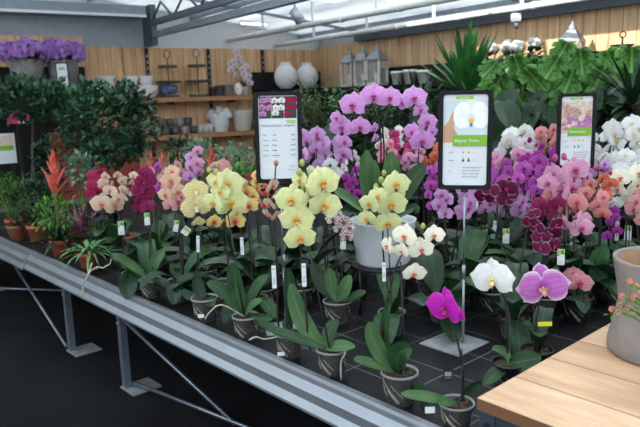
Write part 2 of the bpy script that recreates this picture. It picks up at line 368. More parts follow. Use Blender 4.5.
VAR = {'lilac': ('p_lilac', 'l_pink'), 'arch': ('p_arch', 'l_pink'), 'magenta': ('p_magenta', 'l_purple'), 'violet': ('p_violet', 'l_purple'), 'hot': ('p_hot', 'l_pink'), 'burgundy': ('p_burgundy', 'l_pink'),
 'darkred': ('p_darkred', 'l_purple'), 'crimson': ('p_crimson', 'l_red'), 'white': ('p_white', 'l_yellow'), 'whitepurple': ('p_white', 'l_dark'), 'whitepink': ('p_whitepink', 'l_pink'), 'pink': ('p_pink', 'l_pink'), 'salmon': ('p_salmon', 'l_red'),
 'coral': ('p_coral', 'l_red'), 'hotpink': ('p_hotpink', 'l_red'), 'peach': ('p_peach', 'l_coral'), 'blush': ('p_blush', 'l_coral'), 'peachpink': ('p_peachpink', 'l_pink'), 'yellow': ('p_yellow', 'l_orange'), 'warmyellow': ('p_warmyellow', 'l_red'),
 'softyellow': ('p_softyellow', 'l_white'), 'cream': ('p_cream', 'l_coral'), 'speckle': ('p_speckle', 'l_dark'), 'mottle': ('p_mottle', 'l_peach'), 'rose': ('p_rose', 'l_red')}

# ------------------------------------------------------------------ room shell
def rmb(mb, name, mats, parent=None):
    """build in room coordinates (x along the left wall, y towards it, corner at 0,0)"""
    o = mb.build(name, mats, parent)
    if parent is None: o.location = KC; o.rotation_euler = (0, 0, ROT_ROOM)
    return o
struct(rmb(MB().bx(-12, 1, -16, 1, -0.1, 0.0), 'floor', 'asphalt'))
TOPL = 2.30
w = struct(rmb(MB().bx(-12, 0.1, 0.0, 0.1, 0, 3.1), 'wall_left', 'pale_wall'))
x82 = rl(LW(84, 60, 0.1)).x
o = struct(rmb(MB().bx(x82, 0.0, -0.035, -0.002, 0, TOPL), 'trim_1', 'planks_left'))
o = struct(rmb(MB().bx(-12, x82, -0.13, -0.002, 2.06, 2.40), 'trim_2', 'planks_left'))
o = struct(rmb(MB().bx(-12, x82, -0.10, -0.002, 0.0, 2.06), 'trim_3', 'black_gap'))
struct(rmb(MB().bx(0.0, 0.1, -16, 0.1, 0, 3.1), 'wall_right', 'grey_wall'))
yb = rl(RW(362, 40)).y
zr0 = 1.97
struct(rmb(MB().bx(-0.04, -0.002, -12, 0.0, zr0, 2.34), 'trim_4', 'planks_right'))
struct(rmb(MB().bx(-0.04, -0.002, yb, 0.0, 1.2, zr0), 'trim_5', 'planks_right'))
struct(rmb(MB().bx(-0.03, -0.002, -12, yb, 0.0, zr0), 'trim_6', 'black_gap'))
struct(rmb(MB().bx(-0.14, -0.002, -12, yb, 2.335, 2.43), 'trim_7', 'header'))
# upright slotted rails on the left wall
k = 8
for px in (147, 208.5, 262.5):
    x = rl(LW(px, 62, 0.04)).x
    mb = MB().bx(x-0.022, x+0.022, -0.055, -0.036, 0.2, TOPL-0.01)
    for i in range(26): mb.bx(x-0.009, x+0.009, -0.0565, -0.0545, 0.3+i*0.075, 0.335+i*0.075, 1)
    struct(rmb(mb, 'trim_%d' % k, ['rail', 'zinc'])); k += 1
struct(rmb(MB().bx(-12, rl(LW(145, 30, 0.0)).x, -0.03, -0.002, 2.3, 2.7), 'trim_35', 'grey_wall'))  # added panel whose grey paints the gutter's shade on the upper wall
# gutter over the left wall
struct(rmb(MB().bx(-12, rl(LW(146, 30, 0.3)).x, -0.34, -0.002, 2.63, 2.76), 'trim_11', 'gutter'))
struct(rmb(MB().bx(-12, rl(LW(146, 30, 0.3)).x, -0.36, -0.34, 2.625, 2.655), 'trim_12', 'pipe_white'))
# roof: panels with glazing bars
def rz(x): return 2.47-0.12*x                      # lean-to roof rising away from the right-hand wall
RZ = 2.98
SX = (-1.30, -0.72)         # added gap in the unseen roof (room x), placed to sun the plank wall
YV = -2.75
def roof_strip(mb, x0, x1, y0, y1): mb.add([(x, y, rz(x)+dz) for dz in (0, .02) for x, y in ((x0, y0), (x1, y0), (x1, y1), (x0, y1))], [(3, 2, 1, 0), (4, 5, 6, 7), (0, 1, 5, 4), (1, 2, 6, 5), (2, 3, 7, 6), (3, 0, 4, 7)], 0, smooth=False)
YG = -2.2                   # white sheeting near the walls, clear-lit glazing beyond
cm = MB(); roof_strip(cm, -12, SX[0], YG, 0); roof_strip(cm, SX[1], 0.1, -16, 0); roof_strip(cm, SX[0], SX[1], YV, 0)
struct(rmb(cm, 'ceiling', 'roof_panel'))
cm = MB(); roof_strip(cm, -12, SX[0], -16, YG)
struct(rmb(cm, 'window_1', 'roof_glazing'))
k = 13
for x in (-8.2, -7.0, -5.6, -4.4, -3.3, -2.0, -0.35):
    struct(rmb(MB().bx(x-0.02, x+0.02, -16, 0, rz(x)-0.05, rz(x)-0.004), 'trim_%d' % k, 'steel_beam')); k += 1
for y in (-1.1, -3.9, -5.4, -7.0):
    mb = MB(); mb.add([(x, yy, rz(x)+dz) for dz in (-.035, -.004) for x, yy in ((-12, y-.02), (0, y-.02), (0, y+.02), (-12, y+.02))], [(3, 2, 1, 0), (4, 5, 6, 7), (0, 1, 5, 4), (1, 2, 6, 5), (2, 3, 7, 6), (3, 0, 4, 7)], 0, smooth=False)
    struct(rmb(mb, 'trim_%d' % k, 'steel_beam')); k += 1
# lattice girder running from the left wall towards the viewer
xg = rl(LW(146, 34, 0.05)).x
zlo, zhi = LW(146, 37, 0.0).z, LW(146, 27, 0.0).z
struct(rmb(MB().bx(xg-0.035, xg+0.035, -16, -0.06, zlo-0.035, zlo+0.03), 'trim_%d' % k, 'steel_beam')); k += 1
struct(rmb(MB().bx(xg-0.09, xg-0.02, -16, -0.36, zhi-0.03, zhi+0.03), 'trim_%d' % k, 'steel_dark')); k += 1
mb = MB().bx(xg-0.04, xg+0.03, -0.36, -0.06, TOPL, rz(xg)-0.01)
y = -0.4
while y > -9:
    mb.tube([(xg-0.055, y, zhi), (xg-0.055, y-0.35, rz(xg)-0.03)], 0.014, 6); mb.tube([(xg-0.055, y-0.35, rz(xg)-0.03), (xg-0.055, y-0.7, zhi)], 0.014, 6); y -= 0.7
struct(rmb(mb, 'trim_%d' % k, 'steel_dark')); k += 1
for (px, py, s_, r) in ((450, 18.5, 0.75, 0.028), (390, 9.5, 1.5, 0.034)):
    q = rl(RW(px, py, s_)); mb = MB().tube([(q.x, -14, q.z), (q.x, -0.02, q.z)], r, 10)
    for i in range(10): mb.bx(q.x-0.008, q.x+0.008, -1.0-i*1.1, -0.97-i*1.1, q.z, rz(q.x)-0.004)
    for i in range(14): mb.tube([(q.x, -0.8-i*0.9, q.z), (q.x, -0.84-i*0.9, q.z)], r*1.2, 10)
    struct(rmb(mb, 'trim_%d' % k, 'pipe_white')); k += 1
# spotlights and the lit batten
def on_room(p): return rl(p)
p = RW(295, 16, 1.9)
t = thing('ceiling_spotlight', 'grey cylindrical spotlight hanging under the roof above the corner of the wooden wall', 'spotlight', p)
MB().tube([Vector((0, 0, 0.05)), Vector((0, 0, rz(rl(p).x)-p.z-0.003))], 0.008, 6).build('rod', 'zinc', t)
d = Vector((0.5, -0.25, -0.8)).normalized()
MB().tube([-d*0.03+Vector((0, 0, 0.03)), d*0.11+Vector((0, 0, 0.03))], 0.052, 16).build('housing', 'zinc', t)
MB().tube([d*0.111+Vector((0, 0, 0.03)), d*0.114+Vector((0, 0, 0.03))], 0.044, 16).build('lens', 'label_white', t)
p = RW(516, 14, 0.72)
t = thing('pipe_spotlight', 'small white spotlight clamped to the white pipe above the yucca', 'spotlight', p)
MB().box((0, 0, -0.03), (0.07, 0.07, 0.07)).build('housing', 'pipe_white', t)
MB().tube([(0, 0, -0.066), (0.0, -0.03, -0.12)], 0.022, 10).build('lamp_head', 'zinc', t)
e = NT('lamp_glow'); e.b.inputs['Emission Color'].default_value = (1, 0.95, 0.8, 1); e.b.inputs['Emission Strength'].default_value = 2.0; M['lamp_glow'] = e.m
p = LW(254, 23, 0.35)
t = thing('strip_lamp', 'lit strip lamp hanging under the roof above the plank wall', 'lamp', p, ROT_ROOM)
MB().bx(-0.2, 0.2, -0.03, 0.03, 0.0, 0.03).build('housing', 'pipe_white', t)
MB().tube([(-0.19, 0, -0.012), (0.19, 0, -0.012)], 0.014, 8).build('tube', 'lamp_glow', t)
MB().bx(-0.01, 0.01, -0.01, 0.01, 0.03, rz(rl(p).x)-p.z-0.003).build('rod', 'zinc', t)

# ------------------------------------------------------------------ sales bench
BX1, BY0, BY1 = 2.38, 1.03, 6.75
bench = thing('plant_bench', 'long aluminium edged sales bench with black tray top full of orchids', 'bench', B(0, 0, 0), ROT_B)
MB().bx(0.02, BX1-0.02, BY0+0.02, BY1-0.02, 0.585, 0.62).build('tabletop', 'tray_tile', bench)
prof = [(0.030, 0.622), (0.028, 0.648), (0.0, 0.652), (-0.004, 0.640), (-0.006, 0.622), (-0.030, 0.596), (-0.030, 0.562), (-0.052, 0.540), (-0.052, 0.530), (-0.005, 0.530), (0.0, 0.60), (0.015, 0.622)]
ysp = bl(G(40, 256, 0.60)).y
MB().prism(prof, 1, BY0, ysp).build('edge_profile', 'aluminium', bench)
MB().prism([(a-0.012 if a < 0.02 else a, b-0.004) for a, b in prof], 1, ysp+0.002, BY1).build('edge_profile', 'aluminium', bench)
MB().bx(BX1-0.02, BX1+0.02, BY0, BY1, 0.53, 0.65).build('edge_profile', 'aluminium', bench)
MB().bx(0.03, BX1-0.02, BY1-0.018, BY1+0.02, 0.53, 0.65).build('edge_profile', 'aluminium', bench)
MB().bx(0.03, BX1-0.02, BY0-0.01, BY0+0.018, 0.53, 0.65).build('edge_profile', 'aluminium', bench)
l2 = bl(G(131, 386, 0)); l1 = bl(G(74, 350, 0)); sp_ = l1.y-l2.y
LX = 0.085
ys = [BY0+0.2, l2.y, l1.y, 6.3]
LX = 0.085
for x in (LX, BX1-0.1):
    for y in ys:
        lg = MB().bx(x-0.02, x+0.02, y-0.02, y+0.02, 0.006, 0.544).build('leg', 'galvanised', bench)
        MB().bx(x-0.03, x+0.15, y-0.14, y+0.03, 0.0, 0.006).build('foot_plate', 'galv_plate', lg)
        MB().tube([(x-0.021, y, 0.40), (x-0.03, y, 0.40)], 0.008, 6).build('bolt', 'zinc', lg)
qb = bl(G(235, 424, 0.02))
for pa, pb in (((LX-0.006, l2.y-0.03, 0.43), (qb.x, qb.y, 0.02)), ((LX+0.03, l2.y-0.03, 0.03), (qb.x+0.05, qb.y-0.3, 0.03)),
               ((LX-0.03, l1.y+1.0, 0.47), (LX-0.028, l1.y+0.02, 0.03)), (tuple(bl(G(-40, 287, 0.05))), tuple(bl(G(67, 290.5, 0.05))))):
    MB().tube([pa, pb], 0.011, 4).build('brace', 'galvanised', bench)
for y in ys: MB().bx(0.05, BX1-0.03, y-0.02, y+0.02, 0.545, 0.584).build('cross_rail', 'galvanised', bench)

# second bench behind, for the green plants
gb = thing('rear_bench', 'low black bench under the big green foliage plants', 'bench', B(0, 0, 0), ROT_B)
GX0, GX1, GY0, GY1, GZ = 2.6, 3.58, -1.6, 5.9, 0.55
MB().bx(GX0, GX1, GY0, GY1, GZ-0.04, GZ).build('tabletop', 'black_plastic', gb)
for x in (GX0+0.08, GX1-0.08):
    for y in (-1.3, 0.6, 2.5, 4.3, 5.7): MB().bx(x-0.02, x+0.02, y-0.02, y+0.02, 0, GZ-0.04).build('leg', 'galvanised', gb)

# wooden table beside the bench end
wc = bl(G(477, 398, 0.80))
wt = thing('potting_table', 'rustic plank topped table with slate grey steel frame beside the bench', 'table', B(0, 0, 0), ROT_B)
TX0, TY1, TZ = wc.x, wc.y, 0.80
MB().bx(TX0, TX0+1.1, TY1-1.5, TY1, TZ-0.035, TZ).build('tabletop', 'table_wood', wt)
MB().bx(TX0+0.012, TX0+0.05, TY1-1.49, TY1-0.012, TZ-0.13, TZ-0.036).build('frame_rail', 'table_steel', wt)
MB().bx(TX0+0.05, TX0+1.09, TY1-0.05, TY1-0.012, TZ-0.13, TZ-0.036).build('frame_rail', 'table_steel', wt)
MB().bx(TX0+1.05, TX0+1.09, TY1-1.49, TY1-0.051, TZ-0.13, TZ-0.036).build('frame_rail', 'table_steel', wt)
for x, y in ((TX0+0.01, TY1-0.05), (TX0+1.05, TY1-0.05), (TX0+0.01, TY1-1.49), (TX0+1.05, TY1-1.49)):
    lg = MB().bx(x-0.004, x+0.046, y-0.004, y+0.046, 0, TZ-0.036).build('leg', 'table_steel', wt)
    MB().tube([(x-0.004, y+0.02, TZ-0.075), (x-0.009, y+0.02, TZ-0.075)], 0.009, 10).build('bolt', 'bolt', lg)

# ------------------------------------------------------------------ orchid pieces (unit size, shared meshes)
def petal(mb, ang, L, Wd, broad, z0, tilt, cup, mi=0, nr=6, nc=5):
    rows = []; rad = []; ed = []; ve = []
    ca, sa = math.cos(ang), math.sin(ang)
    for i in range(nr):
        s = i/(nr-1)
        if broad: hw = Wd*(max(0.0, math.sin(math.pi*min(1, s**0.72*0.93+0.05)))**0.5)
        else: hw = Wd*(max(0.0, math.sin(math.pi*min(1, s**0.85*0.92+0.06)))**0.7)
        if i == nr-1: hw *= 0.62
        row = []
        for j in range(nc):
            t = -1+2*j/(nc-1); x = L*s*(1-0.10*t*t*(1 if s > 0.8 else 0)); y = hw*t
            z = z0+tilt*s-cup*(t*t)*hw-0.10*s*s*L
            row.append(Vector((ca*x-sa*y, sa*x+ca*y, z))); rad.append(min(1, math.hypot(x, y)/0.5)); ed.append(max(abs(t)**2, s**3)); ve.append(t)
        rows.append(row)
    mb.grid(rows, mi, rad, ed, ve)
def tepals(mb, seed=0):
    r = random.Random(seed)
    for a in (90, 212, 328): petal(mb, math.radians(a+r.uniform(-5, 5)), 0.48, 0.168, False, -0.05, 0.05+r.uniform(-.05, .05), 0.35)
    for a in (8, 172): petal(mb, math.radians(a+r.uniform(-4, 4)), 0.50, 0.315, True, 0.02, 0.07+r.uniform(-.06, .07), 0.16+r.uniform(-.1, .12), 0, 7, 6)
    return mb
def lip(mb, mi=0):
    mb.ball((0, 0.015, 0.05), (0.035, 0.05, 0.05), 7, 5, mi)                       # column
    rows = []
    for i in range(5):
        s = i/4; hw = 0.085*math.sin(math.pi*(0.18+0.75*s))
        rows.append([Vector((hw*t, -0.03-0.19*s, 0.05+0.09*math.sin(s*2.4)-0.06*t*t)) for t in (-1, -.5, 0, .5, 1)])
    mb.grid(rows, mi)
    for sg in (-1, 1):
        rows = []
        for i in range(4):
            s = i/3
            rows.append([Vector((sg*(0.03+0.09*s), -0.03+0.05*(t)+0.03*s, 0.05+0.10*s*(1-0.3*t*t))) for t in (-1, 0, 1)])
        mb.grid(rows, mi)
    return mb
_lip0 = lip
def lip(mb, mi=0):
    o = len(mb.v); _lip0(mb, mi)
    for i in range(o, len(mb.v)): x, y, z = mb.v[i]; mb.v[i] = (x*.7, y*.7-.01, z*.85+.02)
    return mb
TEP = {}; LIP = {}; WHOLE = {}; BUD = {}
def bloom_mesh(var, k):
    key = (var, k % 3)
    if key not in WHOLE:
        WHOLE[key] = lip(tepals(MB(), k % 3+1), 1).mesh('bloom', list(VAR[var]))
    return WHOLE[key]
def tep_mesh(var, k):
    key = (var, k % 3)
    if key not in TEP: TEP[key] = tepals(MB(), k % 3+1).mesh('flower', VAR[var][0])
    return TEP[key]
def lip_mesh(var):
    if var not in LIP: LIP[var] = lip(MB()).mesh('lip', VAR[var][1])
    return LIP[var]
BUDCOL = {}
def bud_mesh(var):
    if var not in BUD: BUD[var] = MB().ball((0, 0, 0), (0.36, 0.36, 0.5), 8, 6).mesh('bud', VAR[var][0] if var not in ('yellow', 'cream') else 'bud_green')
    return BUD[var]
petal_mat('bud_green', '#b8c070', '#c6cc84', '#c6cc84')
def face_m(pos, f, roll=0.0, size=1.0, sx=1.0):
    f = f.normalized(); up = Vector((0, 0, 1)); y = (up-f*up.dot(f)).normalized(); x = y.cross(f)
    c, s = math.cos(roll), math.sin(roll); x2 = x*c+y*s; y2 = y*c-x*s
    mm = Matrix.Identity(4)
    for i in range(3): mm[i][0], mm[i][1], mm[i][2], mm[i][3] = x2[i]*size*sx, y2[i]*size, f[i]*size, pos[i]
    return mm
def to_cam(pos, yaw=0.0, pitch=0.0):
    d = CAM-pos; az = math.atan2(d.y, d.x)+yaw; el = math.atan2(d.z, math.hypot(d.x, d.y))*0.6+pitch
    return Vector((math.cos(az)*math.cos(el), math.sin(az)*math.cos(el), math.sin(el)))
# leaves -------------------------------------------------------------
def leaf_strip(mb, pts, Wd, nrm, fold=0.25, mi=0, tipw=0.25):
    """oblong strap leaf along pts; nrm = rough upper side"""
    nr = len(pts); rows = []; ve = []; ed = []
    for i, p in enumerate(pts):
        s = i/(nr-1)
        t = (pts[min(i+1, nr-1)]-pts[max(i-1, 0)]).normalized(); side = t.cross(nrm)
        side = side.normalized() if side.length > 1e-5 else t.orthogonal().normalized(); up = side.cross(t).normalized()
        hw = Wd*1.08*min(1, 0.30+1.5*s)*math.sqrt(max(0.03, 1-max(0, (s-0.58)/0.43)**2.4))
        rows.append([p+side*(hw*q)+up*(hw*fold*abs(q)) for q in (-1, -.5, 0, .5, 1)]); ve += [-1, -.5, 0, .5, 1]; ed += [0]*5
    return mb.grid(rows, mi, None, ed, ve)
LEAFV = []
for k, (rise, drop) in enumerate(((0.55, 0.05), (0.35, -0.12), (0.7, 0.45), (0.25, -0.3), (0.9, 0.8))):
    a, b, c = Vector((0, 0, 0)), Vector((0.45, 0, rise)), Vector((1.0, 0.0, drop))
    for mm in ('orchid_leaf', 'orchid_leaf_dark'):
        LEAFV.append(leaf_strip(MB(), bez(a, b, c, 11), 0.20, Vector((0, 0, 1)), 0.3).mesh('leaf', mm))
def px_leaf(parent, origin, a, b, tip, width, nrm=None, material='orchid_leaf', fold=0.25):
    """leaf through world points, stored relative to origin"""
    p = bez(a-origin, b-origin, tip-origin, 12)
    return leaf_strip(MB(), p, width, nrm if nrm is not None else Vector((0, 0, 1)), fold).build('leaf', material, parent)
# pots ---------------------------------------------------------------
def pot_mesh(r, h, materials=('clear_pot', 'pot_rim')):
    mb = MB().lathe([(r*0.74, 0.0), (r*0.76, 0.004), (r*0.96, h*0.93), (r*0.97, h*0.935)], 22)
    mb.lathe([(0.0, 0.0005), (r*0.745, 0.0005)], 22)
    mb.lathe([(r*0.97, h*0.93), (r*1.03, h*0.935), (r*1.03, h), (r*0.96, h), (r*0.94, h*0.93)], 22, mi=1)
    return mb.mesh('pot', list(materials))
POT = {}; BARK = {}
def get_pot(r, h, kind):
    key = (round(r, 3), round(h, 3), kind)
    if key not in POT: POT[key] = pot_mesh(r, h, {'clear': ('clear_pot', 'pot_rim'), 'black': ('black_plastic', 'black_plastic'), 'terracotta': ('terracotta', 'terracotta'), 'white': ('white_ceramic', 'white_ceramic'), 'grey': ('clear_pot', 'pot_rim')}[kind])
    return POT[key]
def get_bark(r, h, m_='bark'):
    key = (round(r, 3), round(h, 3), m_)
    if key not in BARK:
        q = random.Random(3); mb = MB().lathe([(0.0, 0.004), (r*0.70, 0.004), (r*0.90, h*0.86), (r*0.6, h*0.90), (0.0, h*0.92)], 16)
        for i in range(16):
            a = q.uniform(0, 6.28); d = r*0.78*math.sqrt(q.random()); s = r*q.uniform(.1, .2)
            mb.box((0, 0, 0), (s*1.6, s, s*0.7), 0, Matrix.Translation((d*math.cos(a), d*math.sin(a), h*0.91)) @ Matrix.Rotation(q.uniform(0, 6), 4, 'Z') @ Matrix.Rotation(q.uniform(-.6, .6), 4, 'X'))
        if m_ == 'bark':
            for i in range(14):      # roots against the wall of the clear pot
                a = q.uniform(0, 6.28); z0 = h*q.uniform(.5, .85)
                mb.tube([(r*(0.76+0.17*(z0-k*h*.12)/h)*math.cos(a+k*.25), r*(0.76+0.17*(z0-k*h*.12)/h)*math.sin(a+k*.25), z0-k*h*.12) for k in range(4)], r*.028, 5, 1)
        BARK[key] = mb.mesh('potting_bark', [m_, 'root'])
    return BARK[key]
def tag_mesh(kind, w=0.022, h=0.075):
    mb = MB()
    if kind == 'photo':
        mb.box((0, 0, 0), (w*1.25, 0.0008, h*0.86), 0); mb.box((0, -0.0006, h*0.28), (w*1.2, 0.0006, h*0.27), 1)
        q = random.Random(5)
        for i in range(5): mb.ball((q.uniform(-.45, .45)*w, -0.001, h*q.uniform(-.12, .35)), (0.0035, 0.0004, 0.0035), 6, 4, 2)
        for i in range(3): mb.box((0, -0.0006, -h*(.22+.06*i)), (w*.8, 0.0004, 0.0012), 3)
    elif kind == 'barcode':
        mb.box((0, 0, 0), (w*0.72, 0.0008, h*1.15), 0)
        for i in range(7): mb.box((0, -0.0006, h*(-.35+.05*i)), (w*.42, 0.0004, 0.0011+.0006*(i % 2)), 3)
        mb.box((0, -0.0006, h*.4), (w*.5, .0004, .004), 3)
    elif kind == 'wide':
        mb.box((0, 0, 0), (w*1.9, 0.0008, h*0.62), 0); mb.box((0, -0.0006, h*.12), (w*1.7, 0.0004, h*.25), 1)
        for i in range(3): mb.box((0, -0.0006, -h*(.06+.06*i)), (w*1.3, 0.0004, 0.0012), 3)
    return mb.mesh('care_tag', ['label_white', 'lime', 'l_purple', 'print_grey'])
TAGM = {k_: tag_mesh(k_) for k_ in ('photo', 'barcode', 'wide')}
def add_tag(root, base, px, py, dy, kind, tilt=0.0, scale=1.0, label=None):
    p = P(px, py, base.y+dy)
    f = (CAM-p); rz = math.atan2(f.y, f.x)+math.pi/2
    mw = Matrix.Translation(p-base) @ Matrix.Rotation(rz, 4, 'Z') @ Matrix.Rotation(tilt, 4, 'Y') @ Matrix.Scale(scale, 4)
    o = put(TAGM[kind], 'care_tag', root, mw)
    if label: o['label'] = label
    return o

POTS = []      # occupied places on the benches (x, y, r)
def free_spot(p, r=0.06, z=0.62, bounds=None, push=None):
    """slide p away from pots already standing there, staying on the bench"""
    b0 = bounds or (0.10, BX1-0.10, BY0+0.1, BY1-0.1)
    away = Vector((p.x, p.y, 0)).normalized()
    for k in range(120):
        q = bl(p); q.x = min(max(q.x, b0[0]+max(0, r-.06)), b0[1]); q.y = min(max(q.y, b0[2]), b0[3]); p = B(q.x, q.y, z)
        hit = [o for o in POTS if math.hypot(o[0]-p.x, o[1]-p.y) < o[2]+r+0.004]
        if not hit: break
        o = hit[0]; d = Vector((p.x-o[0], p.y-o[1], 0))
        d = d.normalized() if d.length > 1e-4 else away
        step = (d*0.5+away*(0.6 if k % 40 < 20 else -0.6)+Vector((0.3*math.sin(k*1.7), 0.3*math.cos(k*1.3), 0))).normalized()
        p = p+step*0.03
    POTS.append((p.x, p.y, r)); return p+Vector((0, 0, 0.0008))

def orchid(label, group, base, var, sprays, seed=1, pot='clear', pr=0.058, ph=0.105, nleaf=5, leaf_len=(0.16, 0.24), tags=(), detail=True, stake=True, leaf_w=1.0, name='orchid', leaf_az=None):
    """sprays: list of dict(fl=[(px,py,size_px[,yaw,pitch])], buds=[(px,py,size_px)], stem=[(px,py)...] optional, dy=depth offset)"""
    q = random.Random(seed)
    root = thing(name, label, 'orchid', base, 0, group)
    put(get_pot(pr, ph, pot), 'pot', root)
    put(get_bark(pr, ph), 'potting_bark', root)
    az0 = leaf_az if leaf_az is not None else q.uniform(0, 3.14)
    for i in range(nleaf):
        az = az0+(i % 2)*math.pi+q.uniform(-.5, .5); L = q.uniform(*leaf_len)
        mw = Matrix.Translation((0.012*math.cos(az), 0.012*math.sin(az), ph*0.88)) @ Matrix.Rotation(az, 4, 'Z') @ Matrix.Diagonal((L, L*1.05*leaf_w, L, 1))
        put(LEAFV[q.randrange(len(LEAFV))], 'leaf', root, mw)
    for si, sp in enumerate(sprays):
        Y = base.y+sp.get('dy', 0.0); k = 0
        fl = []
        for it in sp['fl']:
            px, py, s_ = it[:3]
            yaw = it[3] if len(it) > 3 else q.uniform(-.55, .55); pit = it[4] if len(it) > 4 else q.uniform(-.3, .15)
            p = P(px, py, Y+q.uniform(-.025, .025)); dist = (p-CAM).dot(cf)
            f = to_cam(p, yaw, pit); fl.append((p, s_*(1.12 if detail else 1.0)*dist/FPX, f))
        if sp.get('stem'):
            path = [base+Vector((q.uniform(-.015, .015), q.uniform(-.015, .015), ph*0.85))]+[P(a, b, Y+0.03) for a, b in sp['stem']]
        else:
            zs = [p.z for p, _, _ in fl]; zt, zb = max(zs), min(zs)
            mx = sum((p for p, _, _ in fl), Vector())/len(fl)
            top = [p for p, _, _ in fl if p.z > zt-1e-6][0]
            b0 = base+Vector((q.uniform(-.02, .02), q.uniform(-.02, .02), ph*0.85))
            lo = Vector((b0.x*.55+mx.x*.45, b0.y*.55+mx.y*.45+.02, b0.z*.35+zb*.65))
            path = [b0, lo, Vector((mx.x, mx.y+.03, zb*.6+zt*.4)), Vector((top.x*.6+mx.x*.4, top.y+.03, zt+.01))]
            tip = Vector((top.x+q.uniform(-.04, .04), top.y+.01, zt+.05)); path.append(tip)
        path = spline([p-base for p in path], 5)
        mb = MB().tube(path, [0.0048-0.0024*i/len(path) for i in range(len(path))], 6)
        for p, s_, f in fl:
            a = p-base-f*(0.03*s_); near = min(path, key=lambda w_: (w_-a).length+abs(w_.z-a.z-0.0)*0.3)
            mb.tube([near, (near+a)*.5+Vector((0, 0, .008)), a], 0.0014, 4)
        buds = []
        for px, py, s_ in sp.get('buds', []):
            p = P(px, py, Y+.01); buds.append((p, s_*(p-CAM).dot(cf)/FPX))
            near = min(path, key=lambda w_: (w_-(p-base)).length); mb.tube([near, p-base], 0.0013, 4)
        mb.build('flower_stem', sp.get('stem_mat', 'stem_dark'), root)
        for p, s_, f in fl:
            mw = face_m(p-base, f, q.uniform(-.25, .25), s_); k += 1
            if detail:
                fo = put(tep_mesh(sp.get('var', var), q.randrange(3)), 'flower', root, mw); put(lip_mesh(sp.get('var', var)), 'lip', fo)
            else: put(bloom_mesh(sp.get('var', var), q.randrange(3)), 'flower', root, mw)
        for p, s_ in buds:
            put(bud_mesh(sp.get('var', var)), 'bud', root, Matrix.Translation(p-base) @ Matrix.Rotation(q.uniform(-.6, .6), 4, 'X') @ Matrix.Diagonal((s_, s_, s_, 1)))
        if stake and sp.get('stake', True):
            top = path[int(len(path)*.62)]
            mb = MB().tube([Vector((path[0].x+.012, path[0].y, ph*.3)), Vector((top.x+.008, top.y+.004, top.z))], 0.0028, 5); mb.build('support_stake', 'stake_green', root)
            c = path[int(len(path)*.45)]; MB().ball(c, (0.007, 0.005, 0.009), 6, 4).build('stake_clip', 'black_plastic', root)
    for tg in tags: add_tag(root, base, *tg)
    return root
def air_root(root, base, pts):
    MB().tube(spline([p-base for p in pts], 5), 0.0035, 6).build('air_root', 'root', root)

for _p, _r in ((G(384, 309, 0.62), .17), (P(278.5, 137, 2.80), .05), (P(465, 140, 2.56), .05), (P(576, 131, 3.36), .06)): POTS.append((_p.x, _p.y, _r))
FR = 'orchids along the front edge of the bench'
# --- cream orchid with coral lips, in front
b = free_spot(G(384, 411, 0.62), 0.062)
o = orchid('cream white orchid with coral lips in a clear pot of bark near the bench rim', FR, b, 'cream',
  [dict(fl=[(405, 236, 25, -.35, -.1), (388, 246, 20, -1.1, -.1), (434, 235, 21, .25, -.1), (421, 249, 25, .1, -.25), (402, 251, 17, -.5, -.3), (414, 273, 24, .25, -.5)], buds=[(423, 226, 7)],
        stem=[(381, 350), (386, 310), (392, 280), (400, 258), (412, 238), (424, 232)], dy=-.02)], 3, nleaf=0, pr=0.062, ph=0.115, tags=[(384, 272, .03, 'barcode', 0, .75)])
c0 = b+Vector((0, 0, .105))
px_leaf(o, b, c0, P(372, 352, b.y-.01), P(369, 322, b.y-.02), 0.026, Vector((.25, -1, .15)), 'orchid_leaf_pale')
px_leaf(o, b, c0, P(378, 340, b.y+.02), P(391, 302, b.y-.02), 0.026, Vector((-.8, -.5, .5)), 'orchid_leaf')
px_leaf(o, b, c0, P(390, 350, b.y-.05), P(412, 349, b.y-.06), 0.034, Vector((-.2, -1, .25)), 'orchid_leaf')
px_leaf(o, b, c0, P(418, 372, b.y-.02), P(424, 412, b.y-.06), 0.027, Vector((.4, -.3, .8)), 'orchid_leaf_dark')
px_leaf(o, b, c0, P(370, 362, b.y-.02), P(354, 360, b.y-.06), 0.020, Vector((0, -.5, .8)), 'orchid_leaf_pale')
# --- single magenta bloom in small pot
b = free_spot(G(455, 434, 0.62), 0.052)
o = orchid('orchid with one big magenta bloom on twin dark stems in a small milky pot', FR, b, 'hot',
  [dict(fl=[(446, 308, 42, -.75, -.3)], stem=[(463, 390), (462, 365), (457, 340), (449, 316)], dy=0)], 5, nleaf=0, pr=0.054, ph=0.085)
c0 = b+Vector((0, 0, .08))
px_leaf(o, b, c0, P(430, 396, b.y-.02), P(401, 394, b.y-.05), 0.016, Vector((0, -.7, .7)), 'orchid_leaf_pale')
px_leaf(o, b, c0, P(466, 395, b.y+.05), P(482, 382, b.y+.12), 0.018, Vector((.3, -.9, .5)), 'orchid_leaf_dark')
px_leaf(o, b, c0, P(445, 400, b.y-.03), P(440, 404, b.y-.05), 0.016, Vector((0, -.7, .7)), 'orchid_leaf_pale')
tg = MB().box((0, 0, 0), (.03, .001, .042), 0); tg.box((0, -.0008, 0), (.02, .0004, .014), 1); tg.box((0, -.0008, -.013), (.02, .0004, .002), 1)
pp = P(448, 374, b.y-.01); tg.build('name_tag', ['black_plastic', 'print_grey'], o, Matrix.Translation(pp-b))
MB().box(P(430, 410, b.y-.03)-b, (.03, .002, .02)).build('care_tag', 'label_white', o)
